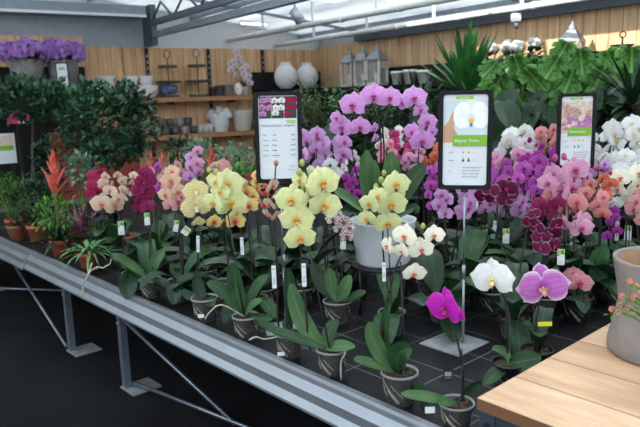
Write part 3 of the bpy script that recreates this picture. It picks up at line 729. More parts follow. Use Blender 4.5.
# --- big white phalaenopsis and mottled lilac one, behind the table corner
b = free_spot(G(508, 390, 0.62), 0.058)
o = orchid('orchid with one large pure white bloom on a dark stem beside the wooden table corner', FR, b, 'white',
  [dict(fl=[(493, 279, 42, -.35, -.15)], stem=[(508, 372), (507, 330), (505, 300), (497, 284)], dy=0)], 7, pot='black', nleaf=0)
c0 = b+Vector((0, 0, .10))
px_leaf(o, b, c0, P(508, 350, b.y+.05), P(492, 349, b.y+.02), 0.018, Vector((0, -.6, .8)), 'orchid_leaf_pale')
px_leaf(o, b, c0, P(515, 364, b.y-.04), P(541, 357, b.y-.06), 0.030, Vector((-.3, -.8, .5)), 'orchid_leaf')
px_leaf(o, b, c0, P(500, 370, b.y-.04), P(484, 384, b.y-.08), 0.022, Vector((0, -.5, .8)), 'orchid_leaf')
b = free_spot(G(536, 376, 0.62), 0.056)
o = orchid('orchid with one broad lilac bloom mottled white at the petal tips', FR, b, 'mottle',
  [dict(fl=[(543, 287, 48, .1, -.2)], stem=[(534, 352), (536, 325), (540, 300)], dy=-.06)], 9, pot='black', nleaf=3, leaf_len=(.12, .17))
MB().box(P(545, 324, b.y-.03)-b, (.05, .001, .016)).build('care_tag', 'yellow_tag', o)
b = free_spot(G(577, 322, 0.62), 0.066)
orchid('low orchid with small rose pink blooms in a black pot behind the mottled lilac one', FR, b, 'rose',
  [dict(fl=[(580, 283, 24, .2, -.1), (567, 281, 20, -.7, -.1), (573, 274, 16, 0, .2)], stem=[(574, 296), (574, 284), (578, 276)])], 11, pot='black', pr=.066, ph=.12, nleaf=2, leaf_len=(.1, .14), stake=False)
b = free_spot(G(514, 344, 0.62), 0.062)
o = orchid('black potted orchid with white printed pot and small dusky flower behind the white bloom', FR, b, 'burgundy',
  [dict(fl=[(530, 222, 15), (537, 228, 15), (534, 214, 13)], stem=[(516, 310), (520, 270), (528, 225)], dy=.1)], 12, pot='black', pr=.062, ph=.115, nleaf=5, tags=[(561, 257, .1, 'photo', 0, 1.05)])
mb = MB()
for i in range(6): mb.box((-.03+.004*i, -.0575+abs(i-2)*.0006, .06-.001*i), (.002, .001, .05-.012*(i % 3)))
mb.box((.012, -.0605, .06), (.03, .001, .02)); mb.build('pot_print', 'label_white', o)
# --- pale yellow orchid, nearest
b = free_spot(G(313, 383, 0.62), 0.06)
o = orchid('tall pale yellow orchid with orange lips in a clear pot close to the aluminium rim', FR, b, 'yellow',
  [dict(fl=[(292, 200, 33, -.3, -.1), (297, 219, 34, -.1, -.2), (300, 238, 31, .05, -.3), (322, 183, 34, .3, -.05), (324, 205, 34, .35, -.2), (300, 180, 20, -.8, 0), (310, 196, 24, .9, -.2), (322, 176, 22, .5, .3)],
        buds=[(302, 163, 8), (310, 172, 9), (304, 187, 10), (311, 190, 9), (299, 172, 9)], stem=[(311, 352), (306, 310), (301, 260), (302, 215), (309, 186), (303, 160)], dy=-.01)], 21, nleaf=0, tags=[(274, 277, .02, 'barcode'), (304, 275, -.02, 'barcode')])
c0 = b+Vector((0, 0, .095))
px_leaf(o, b, c0, P(300, 335, b.y+.03), P(291, 284, b.y+.04), 0.031, Vector((.1, -1, .15)), 'orchid_leaf_pale')
px_leaf(o, b, c0, P(325, 345, b.y-.03), P(355, 347, b.y-.05), 0.026, Vector((0, -.5, .9)), 'orchid_leaf_pale')
px_leaf(o, b, c0, P(290, 336, b.y-.03), P(270, 330, b.y-.05), 0.021, Vector((0, -.6, .9)), 'orchid_leaf')
px_leaf(o, b, c0, P(322, 335, b.y+.05), P(338, 320, b.y+.08), 0.024, Vector((0, -.6, .9)), 'orchid_leaf')
air_root(o, b, [c0, P(345, 352, b.y-.06), P(341, 362, b.y-.06), P(341, 380, b.y-.06)])
# --- peach and blush ones to its left
b = free_spot(G(281, 360, 0.62), 0.058)
o = orchid('wilting blush pink orchid with drooping folded petals in front of the price board', FR, b, 'blush',
  [dict(fl=[(272, 186, 17, .9, -.4), (270, 204, 17, -1.0, -.6), (276, 196, 16, 1.2, -.6), (267, 214, 14, -1.2, -.5), (276, 216, 13, .9, -.5)], buds=[(276, 163, 7)], stem=[(279, 330), (277, 270), (274, 215), (275, 180), (276, 160)])], 22, nleaf=0)
c0 = b+Vector((0, 0, .095))
px_leaf(o, b, c0, P(282, 320, b.y+.03), P(300, 317, b.y+.02), 0.022, Vector((0, -.6, .9)), 'orchid_leaf')
px_leaf(o, b, c0, P(270, 330, b.y-.02), P(258, 322, b.y-.03), 0.018, Vector((0, -.6, .9)), 'orchid_leaf')
px_leaf(o, b, c0, P(292, 300, b.y+.05), P(288, 268, b.y+.06), 0.024, Vector((0, -1, .2)), 'orchid_leaf_dark')
air_root(o, b, [c0, P(266, 339, b.y-.06), P(256, 337, b.y-.08), P(249, 340, b.y-.08)])
MB().box(P(281, 354, b.y-.056)-b, (.028, .001, .016)).build('pot_sticker', 'label_white', o)
b = free_spot(G(235, 342, 0.62), 0.058)
o = orchid('pale yellow orchid with the highest full yellow sprays, beside the price board', FR, b, 'yellow',
  [dict(fl=[(227, 184, 32, .1, -.1), (231, 203, 33, .2, -.2), (214, 203, 24, -.7, -.2), (216, 181, 22, -.8, 0), (236, 212, 20, .9, -.3), (221, 192, 20, -.4, 0)], buds=[(216, 172, 8), (209, 170, 7), (218, 164, 6)], stem=[(232, 310), (228, 260), (224, 205), (222, 180), (214, 166)]),
   ], 23, nleaf=0, tags=[(242, 246, .05, 'barcode', 0, .9)])
c0 = b+Vector((0, 0, .095))
px_leaf(o, b, c0, P(236, 300, b.y+.01), P(233, 263, b.y+.01), 0.034, Vector((-.15, -1, .15)), 'orchid_leaf')
px_leaf(o, b, c0, P(248, 306, b.y-.03), P(262, 300, b.y-.05), 0.022, Vector((0, -.6, .9)), 'orchid_leaf_pale')
px_leaf(o, b, c0, P(255, 316, b.y-.05), P(272, 320, b.y-.07), 0.020, Vector((0, -.6, .9)), 'orchid_leaf')
px_leaf(o, b, c0, P(222, 285, b.y+.02), P(207, 283, b.y+.02), 0.025, Vector((0, -.8, .6)), 'orchid_leaf')
px_leaf(o, b, c0, P(252, 285, b.y+.05), P(268, 275, b.y+.08), 0.022, Vector((0, -.6, .9)), 'orchid_leaf')
air_root(o, b, [c0, P(222, 305, b.y-.05), P(210, 312, b.y-.06), P(205, 319, b.y-.06)])
b = free_spot(G(201, 322, 0.62), 0.062)
o = orchid('soft yellow orchid with few wide blooms, just before the peach one', FR, b, 'softyellow',
  [dict(fl=[(196, 191, 25, 0, -.1), (196, 207, 29, .1, -.2), (187, 208, 16, -.9, -.2), (198, 222, 14, .3, -.7)], stem=[(198, 290), (198, 250), (197, 205), (194, 180)])], 24, pr=.062, ph=.115, nleaf=0, tags=[(198, 244, -.02, 'barcode', .05, .9)])
c0 = b+Vector((0, 0, .1))
px_leaf(o, b, c0, P(199, 295, b.y+.02), P(196, 274, b.y+.03), 0.026, Vector((.2, -1, .1)), 'orchid_leaf_dark')
px_leaf(o, b, c0, P(207, 300, b.y-.03), P(214, 306, b.y-.07), 0.026, Vector((0, -.6, .9)), 'orchid_leaf')
px_leaf(o, b, c0, P(190, 300, b.y+.03), P(182, 290, b.y+.05), 0.022, Vector((0, -.6, .9)), 'orchid_leaf_dark')
MB().box(P(201, 316, b.y-.062)-b, (.028, .001, .016)).build('pot_sticker', 'label_white', o)
b = free_spot(G(181, 301, 0.62), 0.062)
o = orchid('peach orchid with pink veined blooms and a white diamond tag', FR, b, 'peach',
  [dict(fl=[(171, 181, 20, -.2, 0), (178, 192, 18, .4, -.1), (166, 195, 17, -.6, -.1), (172, 172, 15, 0, .1)], stem=[(181, 265), (178, 220), (173, 175)]),
   dict(fl=[(178, 202, 18), (171, 205, 16), (182, 197, 12)], var='peachpink', stem=[(182, 260), (181, 215), (176, 196)])], 25, pr=.062, ph=.115, nleaf=4, tags=[(186, 231, -.05, 'wide', .7, .9), (176, 226, -.02, 'photo', .2, .9)])
b = free_spot(G(151, 298, 0.62), 0.06)
o = orchid('dark red purple orchid with tall crowded spray and one long green leaf', FR, b, 'darkred',
  [dict(fl=[(146, 173, 16), (143, 182, 18), (146, 191, 19), (141, 200, 16), (148, 206, 15), (138, 190, 14), (150, 181, 14), (139, 208, 13)], stem=[(150, 262), (149, 220), (145, 180), (143, 165)])], 26, nleaf=3, tags=[(147, 219, -.02, 'photo', 0, 1)])
c0 = b+Vector((0, 0, .09))
px_leaf(o, b, c0, P(130, 262, b.y-.04), P(112, 254, b.y-.10), 0.023, Vector((.1, -.75, .7)), 'orchid_leaf_pale')
px_leaf(o, b, c0, P(150, 262, b.y), P(164, 250, b.y+.02), 0.026, Vector((.3, -.9, .3)), 'orchid_leaf_pale')
b = free_spot(G(127, 292, 0.62), 0.058)
o = orchid('blush cream orchid with three pale blooms at the end of the orchid row', FR, b, 'blush',
  [dict(fl=[(102, 204, 22, -.3, -.1), (115, 206, 20, .5, -.2), (110, 191, 14, 0, .1), (118, 199, 13, .6, 0)], buds=[(106, 184, 5), (112, 183, 5)], stem=[(125, 262), (121, 225), (111, 196), (107, 184)])], 27, nleaf=4, tags=[(121, 228, -.02, 'photo', 0, 1.15)])
b = free_spot(G(338, 322, 0.62), 0.064)
o = orchid('white orchid speckled burgundy with low small blooms beside the white planter', FR, b, 'speckle',
  [dict(fl=[(333, 219, 15), (344, 222, 16), (340, 229, 14), (347, 236, 15), (337, 214, 12), (349, 228, 12)], stem=[(337, 290), (337, 250), (340, 224), (345, 214)])], 28, pr=.066, nleaf=0, tags=[(343, 243, .02, 'photo', 0, .9)])
c0 = b+Vector((0, 0, .1))
px_leaf(o, b, c0, P(330, 290, b.y+.02), P(329, 268, b.y+.03), 0.028, Vector((.4, -1, .1)), 'orchid_leaf_pale')
px_leaf(o, b, c0, P(343, 295, b.y-.02), P(350, 275, b.y-.01), 0.028, Vector((-.4, -1, .1)), 'orchid_leaf_pale')
px_leaf(o, b, c0, P(352, 298, b.y-.04), P(366, 292, b.y-.06), 0.024, Vector((0, -.6, .9)), 'orchid_leaf')
px_leaf(o, b, c0, P(322, 290, b.y+.08), P(312, 262, b.y+.1), 0.03, Vector((0, -1, .4)), 'orchid_leaf_dark')
b = free_spot(G(392, 334, 0.62), 0.058)
o = orchid('pale yellow orchid leaning over the white planter', FR, b, 'yellow',
  [dict(fl=[(396, 184, 27, .2, -.1), (391, 204, 31, .05, -.2), (388, 223, 27, 0, -.3), (370, 204, 22, -.6, -.2), (367, 219, 20, -.5, -.3), (378, 196, 20, -.2, 0), (400, 196, 16, .9, -.2)], buds=[(381, 180, 8), (376, 187, 8), (384, 173, 7)], stem=[(388, 290), (383, 250), (384, 205), (386, 180), (380, 172)])], 29, nleaf=4)
b = free_spot(G(256, 318, 0.62), 0.058)
o = orchid('warm yellow orchid with red hearted blooms behind the pale yellow one', FR, b, 'warmyellow',
  [dict(fl=[(246, 193, 19), (249, 206, 19), (235, 221, 21, -.1, -.2), (241, 183, 13), (214, 222, 16, .3, -.3), (253, 196, 13)], stem=[(252, 275), (249, 235), (245, 195), (243, 182)])], 30, nleaf=5)

# ------------------------------------------------------------------ orchids further back on the bench
BK = 'orchids massed on the back half of the bench'
def bgo(label, px, py, depth, var, N, size, w, h, seed, var2=None, tags=(), nleaf=4, buds=0, dx=0, group=BK, whole=True, tilt=0.0):
    q = random.Random(seed*7+1)
    g = P(px+dx, py, depth); b = free_spot(Vector((g.x, g.y, 0.62)), 0.056)
    fl = []
    for i in range(N):
        t = (i+.5)/N; side = (-1) ** i
        x = px+side*w*.5*q.uniform(.35, 1.0)+q.uniform(-.1, .1)*w+tilt*(t-.5)*h; y = py-h*.5+h*t+q.uniform(-.08, .08)*h
        fl.append((x, y, size*q.uniform(.85, 1.12), side*q.uniform(-.2, .95), q.uniform(-.5, .2)))
    fl.sort(key=lambda a: a[1])
    if var2:
        k = N//2; sp = [dict(fl=fl[::2]), dict(fl=fl[1::2], var=var2, dy=.03)]
    elif N >= 8: sp = [dict(fl=fl[::2], dy=-.02), dict(fl=fl[1::2], dy=.04)]
    else: sp = [dict(fl=fl)]
    if buds: sp[0]['buds'] = [(px+q.uniform(-.5, .5)*w, py-h*.5-size*.25-q.uniform(0, .3)*size, size*.3) for _ in range(buds)]
    return orchid(label, group, b, var, sp, seed, pot='clear' if seed % 3 else 'black', nleaf=nleaf, detail=not whole, tags=tags, leaf_len=(.17, .26))
# beyond the planter
bgo('lilac orchid beside the price board with two arching sprays', 311, 148, 3.75, 'lilac', 9, 18, 20, 36, 101)
bgo('lilac orchid with drooping blooms between the price board and the white planter', 332, 152, 3.7, 'lilac', 8, 19, 22, 28, 102, buds=2)
bgo('white orchid with dark purple centres just above the tall yellow one', 322, 176, 3.35, 'whitepurple', 6, 17, 26, 26, 103)
bgo('small violet orchid low beside the upright leaves of the white planter', 351, 186, 3.55, 'violet', 7, 12, 12, 34, 104)
bgo('white pink tinged orchid behind the white planter leaves', 349, 163, 4.1, 'whitepink', 8, 11, 26, 26, 105)
bgo('little white orchid peeping under the arch of lilac blooms', 391, 137, 4.35, 'white', 8, 11, 22, 22, 106)
bgo('hot pink orchid under the arch of lilac blooms', 402, 144, 4.1, 'hotpink', 8, 13, 20, 28, 107)
bgo('dusky pink small flowered orchid under the arch of lilac blooms', 386, 154, 3.95, 'rose', 7, 12, 16, 22, 108)
bgo('coral orchid between the lilac arch and the information board on its pole', 428, 160, 4.25, 'coral', 8, 13, 20, 24, 109)
bgo('pale pink orchid half hidden by the last blooms of the lilac arch', 413, 163, 4.0, 'pink', 7, 13, 18, 26, 110)
bgo('purple magenta orchid beside the lower corner of the information board', 436, 185, 3.75, 'magenta', 10, 14, 18, 44, 111)
bgo('lilac pink orchid hanging under the information board, next to its pole', 453, 203, 3.35, 'lilac', 9, 19, 30, 26, 112)
bgo('pale lilac orchid directly behind the pole of the information board', 472, 197, 3.5, 'lilac', 8, 17, 24, 30, 113)
bgo('white orchid low behind the pole of the information board', 482, 200, 3.65, 'white', 6, 12, 16, 24, 114)
bgo('white orchid at the edge of the information board, coral bloom among it', 494, 158, 4.45, 'white', 8, 13, 20, 26, 115, var2='coral')
bgo('tall white orchid highest of the bunch between the two information boards', 516, 139, 4.45, 'white', 9, 16, 24, 20, 116)
bgo('white orchid with rosy flush between the two information boards', 531, 151, 4.25, 'whitepink', 9, 16, 26, 30, 117)
bgo('salmon pink orchid touching the frame of the smaller information board', 549, 140, 4.5, 'salmon', 8, 14, 16, 26, 118)
bgo('light pink orchid under the white ones between the information boards', 511, 163, 4.0, 'pink', 9, 18, 30, 20, 119)
bgo('bright magenta orchid tight beside the larger information board', 497, 175, 3.7, 'magenta', 8, 18, 22, 26, 120)
bgo('deep violet orchid with largest blooms between the information boards', 543, 168, 3.75, 'violet', 10, 22, 34, 32, 121, buds=2)
bgo('violet orchid in the thick of the sprays, one bloom higher than the rest', 531, 178, 3.6, 'magenta', 8, 18, 24, 34, 122)
bgo('burgundy orchid with white rimmed petals next to the larger information board', 499, 194, 3.3, 'burgundy', 5, 22, 26, 16, 123, tags=[(506, 236, .0, 'photo', 0, 1.2), (494, 231, .1, 'barcode', .15, 1.3)])
bgo('lilac orchid sagging below the white rimmed burgundy one', 505, 205, 3.4, 'lilac', 7, 17, 34, 16, 124)
bgo('lilac mauve orchid behind the violet sprays', 522, 197, 3.55, 'lilac', 8, 16, 22, 30, 125)
bgo('large pink orchid with magenta hearts under the smaller information board', 566, 184, 3.2, 'pink', 7, 27, 34, 34, 126, buds=2)
bgo('pink orchid with striped blooms beside the large pink one', 556, 199, 3.3, 'rose', 7, 20, 18, 32, 127)
bgo('orange coral orchid beside the pink one, under the smaller information board', 599, 190, 3.15, 'coral', 8, 17, 30, 24, 128, var2='salmon', buds=2)
bgo('salmon orchid just below the orange one', 591, 209, 3.05, 'salmon', 6, 21, 24, 26, 129)
bgo('magenta striped orchid low between burgundy and pink blooms', 546, 209, 3.1, 'darkred', 8, 17, 32, 18, 130)
bgo('wine red orchid with white edged blooms hanging low over the photo tag', 546, 236, 2.85, 'burgundy', 6, 20, 20, 32, 131)
bgo('pink orchid with a single open bloom right above the photo tag', 574, 224, 2.95, 'pink', 3, 25, 18, 10, 132)
bgo('violet small orchid behind the pole of pink blooms next to the clay planter', 612, 221, 3.35, 'violet', 6, 13, 10, 30, 133, tags=[(628, 233, -.05, 'photo', 0, 1.2), (617, 231, 0, 'barcode', 0, 1.2)])
bgo('lilac orchid tucked under the corner of the smaller information board', 597, 172, 3.6, 'lilac', 6, 15, 18, 18, 134)
bgo('white orchid close beside the smaller information board', 603, 152, 4.1, 'white', 9, 18, 22, 40, 135)
bgo('tallest white orchid with a wide spray over the clay planter', 627, 136, 4.2, 'white', 9, 22, 34, 26, 136)
bgo('white orchid with a long hanging chain of blooms', 612, 179, 3.75, 'white', 9, 17, 16, 58, 137)
bgo('white orchid crowded behind the cream one above the clay planter', 632, 163, 3.9, 'white', 7, 18, 26, 22, 138)
bgo('cream orchid above the clay planter', 628, 184, 3.15, 'cream', 5, 25, 24, 28, 139)
bgo('rosy peach orchid over the rim of the clay planter', 640, 206, 3.05, 'peachpink', 5, 22, 10, 34, 140)
# left stretch of the bench
bgo('crimson orchid between the bromeliad and the dark red orchid', 96, 183, 4.3, 'crimson', 6, 14, 12, 26, 141, dx=3)
bgo('dusty beige orchid in the shade under the round tree', 113, 182, 4.1, 'blush', 7, 11, 22, 18, 142)
bgo('lilac pink orchid standing taller than its peach neighbours', 194, 165, 3.7, 'pink', 6, 15, 10, 30, 143, var2='lilac')
bgo('peach orchid behind the soft yellow one', 172, 178, 3.75, 'peachpink', 7, 12, 22, 26, 144)
bgo('pink veined pale orchid peeking over the yellow spray', 221, 168, 3.6, 'peachpink', 3, 16, 10, 8, 145)
bgo('small red and yellow orchid beside the price board', 254, 184, 3.35, 'warmyellow', 6, 12, 8, 26, 146, var2='crimson')
bgo('beige orchid with pale drooping buds behind the crimson spray', 128, 186, 3.95, 'blush', 6, 10, 12, 26, 147)
bgo('purple and white orchid in front of the red bromeliad spikes', 155, 178, 3.75, 'magenta', 6, 12, 12, 30, 148, var2='pink')
bgo('rusty orange orchid behind the wilting blush one', 262, 196, 3.25, 'coral', 5, 10, 8, 26, 149)
# leafy orchids without open flowers
for i, (px, Y, lab) in enumerate(((493, 2.95, 'leafy orchid without blooms behind the large white bloom'), (440, 2.85, 'leafy orchid without blooms behind the magenta bloom'), (538, 2.95, 'leafy orchid without blooms between the photo tag and the mottled lilac bloom'), (420, 3.6, 'leafy orchid without blooms in the dark behind the iron stool'), (500, 3.35, 'leafy orchid without blooms under the hanging photo tags'), (560, 3.3, 'leafy orchid without blooms in the dark behind the rose pink one'), (258, 3.05, 'leafy orchid without blooms with broad leaves at the foot of the price board'), (205, 3.5, 'leafy orchid without blooms behind the soft yellow one'), (176, 3.7, 'leafy orchid without blooms behind the white diamond tag'), (240, 3.7, 'leafy orchid without blooms in shade far behind the warm yellow one'), (285, 3.4, 'leafy orchid without blooms in shade behind the price board'), (318, 3.3, 'leafy orchid without blooms behind the burgundy speckled one'), (140, 3.9, 'leafy orchid without blooms behind the dark red purple one'),
        (350, 3.5, 'leafy orchid without blooms in the dark beside the white planter'),(428, 3.15, 'leafy orchid without blooms beside the foot of the pole'), (464, 3.05, 'leafy orchid without blooms behind the pole plate'), (600, 3.0, 'broad leaved orchid without blooms beside the clay planter'),
        (300, 3.1, 'leafy orchid without blooms behind the tall yellow one'), (222, 3.25, 'leafy orchid without blooms behind the yellow sprays'), (545, 3.25, 'leafy orchid without blooms behind the wine red one'), (405, 3.45, 'leafy orchid without blooms behind the white planter'))):
    g = P(px, 250, Y); b = free_spot(Vector((g.x, g.y, .62)), .058)
    o = orchid(lab, BK, b, 'white', [], 160+i, nleaf=6, leaf_len=(.2, .3))
    if 'broad leaved' in lab: px_leaf(o, b, b+Vector((0, 0, .1)), P(584, 272, b.y-.02), P(607, 246, b.y-.02), .045, Vector((-.2, -1, .2)), 'orchid_leaf')
    if 'foot of the pole' in lab:
        MB().tube([(0.02, 0, .09), (0.03, 0, .42)], .0022, 5).build('support_stake', 'stake_green', o)

# ------------------------------------------------------------------ lilac arch orchid in the white planter on an iron stool
sb = G(384, 309, 0.62); q_ = bl(sb); sb = B(q_.x, q_.y, .62)
zs = P(384, 262, sb.y).z; rr = 0.148
t = thing('iron_stool', 'black wrought iron plant stool with scrolls under the white planter', 'stool', sb)
mb = MB().tube([(rr*math.cos(a*.2618), rr*math.sin(a*.2618), zs-.62-.008) for a in range(25)], .007, 6); 
mb.lathe([(0, zs-.62-.008), (rr, zs-.62-.008), (rr, zs-.62-.002), (0, zs-.62-.002)], 24); mb.build('seat_ring', 'black_iron', t)
MB().tube([(rr*.93*math.cos(a*.2618), rr*.93*math.sin(a*.2618), .06) for a in range(25)], .0045, 6).build('lower_ring', 'black_iron', t)
for k in range(4):
    a = math.radians(35+90*k); c_, s_ = math.cos(a), math.sin(a)
    MB().tube([(rr*c_, rr*s_, zs-.62-.012), (rr*.92*c_, rr*.92*s_, .1), (rr*1.02*c_, rr*1.02*s_, .004)], .006, 6).build('leg', 'black_iron', t)
for k in range(8):
    a = math.radians(35+45*k+22); c_, s_ = math.cos(a)*rr*.97, math.sin(a)*rr*.97; tx, ty = -math.sin(a), math.cos(a)
    pts = []
    for i in range(15):
        th = i*.62; r_ = .034*(1-i/16); pts.append(Vector((c_+tx*r_*math.cos(th)*(1 if k % 2 else -1), s_+ty*r_*math.cos(th)*(1 if k % 2 else -1), zs-.62-.055+r_*math.sin(th)*1.1)))
    MB().tube(pts, .003, 5).build('scroll', 'black_iron', t)
pw = rr*1.0; pz0 = zs
hp = P(384, 219, sb.y).z-pz0
b = Vector((sb.x, sb.y, pz0))
root = thing('orchid', 'lilac orchid trained in a high arch in a round white planter on the iron stool', 'orchid', b)
mb = MB().lathe([(0, 0.0005), (pw*.80, .0005), (pw*.86, .012), (pw*1.04, hp-.008), (pw*1.07, hp), (pw*1.03, hp), (pw*.98, hp-.02), (pw*.93, hp*.82), (0, hp*.8)], 40); mb.build('planter', 'planter_white', root)
MB().lathe([(0, hp*.86), (pw*.9, hp*.84)], 24).build('potting_bark', 'bark', root)
cc = b+Vector((0, 0, hp*.84))
for a_, t_, w_, n_, mm in (((362, 190), (367, 150), .036, (.2, -1, .1), 'orchid_leaf_pale'), ((395, 185), (391, 152), .04, (-.25, -1, .1), 'orchid_leaf_pale'), ((404, 190), (425, 164), .04, (-.5, -1, .2), 'orchid_leaf'),
        ((376, 190), (374, 160), .026, (.6, -.9, .1), 'orchid_leaf_pale'), ((345, 196), (334, 190), .036, (.2, -.5, .9), 'orchid_leaf_pale'), ((420, 200), (414, 213), .03, (0, -.6, .9), 'orchid_leaf'), ((352, 204), (340, 214), .03, (0, -.6, .9), 'orchid_leaf_dark')):
    px_leaf(root, b, cc, P(a_[0], a_[1], b.y-.05), P(t_[0], t_[1], b.y-.04), w_, Vector(n_), mm)
qq = random.Random(77)
def arch(fl, stem, buds=()):
    path = [cc-b]+[P(x, y, b.y)-b for x, y in stem]; path = spline(path, 6)
    mb = MB().tube(path, .0042, 7)
    for x, y, s_, yw, pt in fl:
        p = P(x, y, b.y-.05); near = min(path, key=lambda w_: (w_-(p-b)).length); f = to_cam(p, yw, pt)
        mb.tube([near, p-b-f*.01], .0016, 4)
    mb.build('flower_stem', 'stem_dark', root)
    for x, y, s_, yw, pt in fl:
        p = P(x, y, b.y-.05+qq.uniform(-.015, .015)); f = to_cam(p, yw, pt); d_ = (p-CAM).dot(cf)
        fo = put(tep_mesh('arch', qq.randrange(3)), 'flower', root, face_m(p-b, f, qq.uniform(-.15, .15), s_*d_/FPX)); put(lip_mesh('arch'), 'lip', fo)
arch([(374, 96, 30, -.15, .1), (353, 105, 30, -.35, 0), (342, 127, 26, -.3, -.1), (360, 127, 24, .1, -.2), (337, 118, 18, -.8, -.1), (345, 142, 18, -.4, -.3), (374, 128, 14, 1.0, -.3), (375, 138, 12, 1.0, -.3)],
     [(380, 190), (381, 150), (379, 122), (371, 107), (355, 112), (346, 128)])
arch([(390, 98, 26, .1, .1), (414, 98, 28, .2, .15), (427, 122, 22, .35, -.1), (422, 141, 28, .15, -.2), (413, 132, 22, -.6, -.1), (404, 103, 20, -.9, 0), (420, 110, 20, .7, 0), (431, 132, 16, .7, -.2)],
     [(383, 190), (384, 150), (383, 125), (391, 107), (408, 102), (419, 114), (420, 132)])
for pts in (((383, 190), (366, 150), (366, 108)), ((398, 200), (417, 170), (418, 130)), ((372, 200), (358, 180), (352, 150))):
    MB().tube(spline([P(x, y, b.y+.01)-b for x, y in pts], 4), .003, 6).build('support_stake', 'stem_dark', root)
MB().lathe([(rr*.96, 0), (rr*1.0, .005), (rr*1.0, .0)], 24).build('saucer', 'black_iron', root) if False else None

# ------------------------------------------------------------------ green things
def leafy(mb, c, rad, n, size, q, shell=.55, mi=0, nmat=1, up=.3, wid=.42):
    """n small folded leaves on an ellipsoid"""
    for i in range(n):
        u = q.uniform(-1, 1); th = q.uniform(0, 6.283); s = math.sqrt(1-u*u); d = Vector((s*math.cos(th), s*math.sin(th), u))
        k = shell+(1-shell)*q.random() ** .6; k *= 1+.14*math.sin(3*th+2*u)
        p = Vector((c[0]+rad[0]*d.x*k, c[1]+rad[1]*d.y*k, c[2]+rad[2]*d.z*k))
        t = (d*.9+Vector((q.uniform(-.8, .8), q.uniform(-.8, .8), q.uniform(-.5, 1.0)))).normalized()
        w = t.cross(Vector((q.uniform(-.4, .4), q.uniform(-.4, .4), 1))).normalized(); nn = w.cross(t)
        L = size*q.uniform(.7, 1.2); hw = L*wid
        mb.add([p, p+t*L*.45+w*hw*.5+nn*hw*.15, p+t*L+nn*(-.1*L), p+t*L*.45-w*hw*.5+nn*hw*.15, p+t*L*.5], [(0, 4, 1), (1, 4, 2), (2, 4, 3), (3, 4, 0)], mi+q.randrange(nmat), vein=[0, 1, 0, -1, 0])
def blade(mb, p, d, L, w, droop, q, n=6, mi=0, fold=.2):
    d = d.normalized(); pts = []
    for i in range(n):
        s = i/(n-1); pts.append(p+d*(L*s)+Vector((0, 0, -droop*L*s*s)))
    nr = len(pts); rows = []; ve = []
    side0 = d.cross(Vector((0, 0, 1))); side0 = side0.normalized() if side0.length > .05 else Vector((1, 0, 0))
    for i, pt in enumerate(pts):
        s = i/(nr-1); hw = w*min(1, .5+2*s)*(1-s**2.5)+.0004
        up = side0.cross(d).normalized()
        rows.append([pt-side0*hw+up*hw*fold, pt, pt+side0*hw+up*hw*fold]); ve += [-1, 0, 1]
    mb.grid(rows, mi, None, None, ve)
def plain_pot(root, r, h, m_='terracotta', soil='soil'):
    MB().lathe([(0, .0005), (r*.72, .0005), (r*.93, h*.80), (r*1.02, h*.80), (r*1.04, h), (r*.92, h), (r*.9, h*.9), (0, h*.88)], 22).build('pot', m_, root)
    MB().lathe([(0, h*.93), (r*.9, h*.91)], 16).build('soil', soil, root)
def bench_spot(px, Y, r, z=.62, bounds=None):
    g = P(px, 200, Y); return free_spot(Vector((g.x, g.y, z)), r, z, bounds)
def ficus(px, py, Y, rpx, hpx, label, seed, n):
    q = random.Random(seed); b = bench_spot(px, Y, .11); c = P(px, py, b.y)-b; k = (P(px, py, b.y)-CAM).dot(cf)/FPX
    root = thing('ficus_tree', label, 'tree', b); plain_pot(root, .11, .16, 'black_plastic')
    mb = MB().tube(spline([(0, 0, .14), (.012, .01, c.z*.35), (c.x*.5-.01, 0, c.z*.6), (c.x, c.y, c.z)], 5), [.02]*8+[.014]*8, 8)
    for i in range(9):
        a = q.uniform(0, 6.28); mb.tube([(c.x, c.y, c.z-hpx*k*q.uniform(.2, .8)), Vector((c.x+rpx*k*.6*math.cos(a), c.y+rpx*k*.6*math.sin(a), c.z+hpx*k*q.uniform(-.5, .4)))], .006, 5)
    mb.build('trunk', 'wood_trunk', root)
    mb = MB(); leafy(mb, c, (rpx*k, rpx*k, hpx*k), n, .07, q, .3, wid=.62)
    for i in range(22):    # tufts that break the ball
        a = q.uniform(0, 6.28); e = q.uniform(-.6, 1.3); d = Vector((math.cos(a)*math.cos(e), math.sin(a)*math.cos(e), math.sin(e)))
        leafy(mb, (c.x+rpx*k*d.x*.9, c.y+rpx*k*d.y*.9, c.z+hpx*k*d.z*.92), (.11, .11, .10), 34, .066, q, .2, wid=.6)
    mb.build('foliage', 'ficus_leaf', root); return root
ficus(108, 126, 5.3, 44, 41, 'round topped ficus tree with glossy dark leaves before the tea light shelf', 201, 1500)
ficus(34, 102, 6.0, 40, 19, 'flat topped bonsai ficus under the purple bellflowers', 202, 800)
def bush(px, py, Y, rpx, hpx, label, seed, n, size, material, pot='terracotta', pr=.075, name='foliage_plant', cat='plant', z=.62, bounds=None, wid=.42, group=None, ph=None):
    q = random.Random(seed); b = bench_spot(px, Y, pr, z, bounds); k = (P(px, py, b.y)-CAM).dot(cf)/FPX; c = P(px, py, b.y)-b
    root = thing(name, label, cat, b, 0, group); plain_pot(root, pr, ph or pr*1.6, pot)
    mb = MB()
    for i in range(7):
        a = q.uniform(0, 6.28); mb.tube([(0, 0, pr*1.3), (c.x+rpx*k*.5*math.cos(a), c.y+rpx*k*.5*math.sin(a), c.z+hpx*k*q.uniform(-.2, .5))], .004, 5)
    mb.build('stem', 'stem_green', root)
    mb = MB(); leafy(mb, c, (rpx*k, rpx*k*.8, hpx*k), n, size, q, .25, wid=wid); mb.build('foliage', material, root); return root
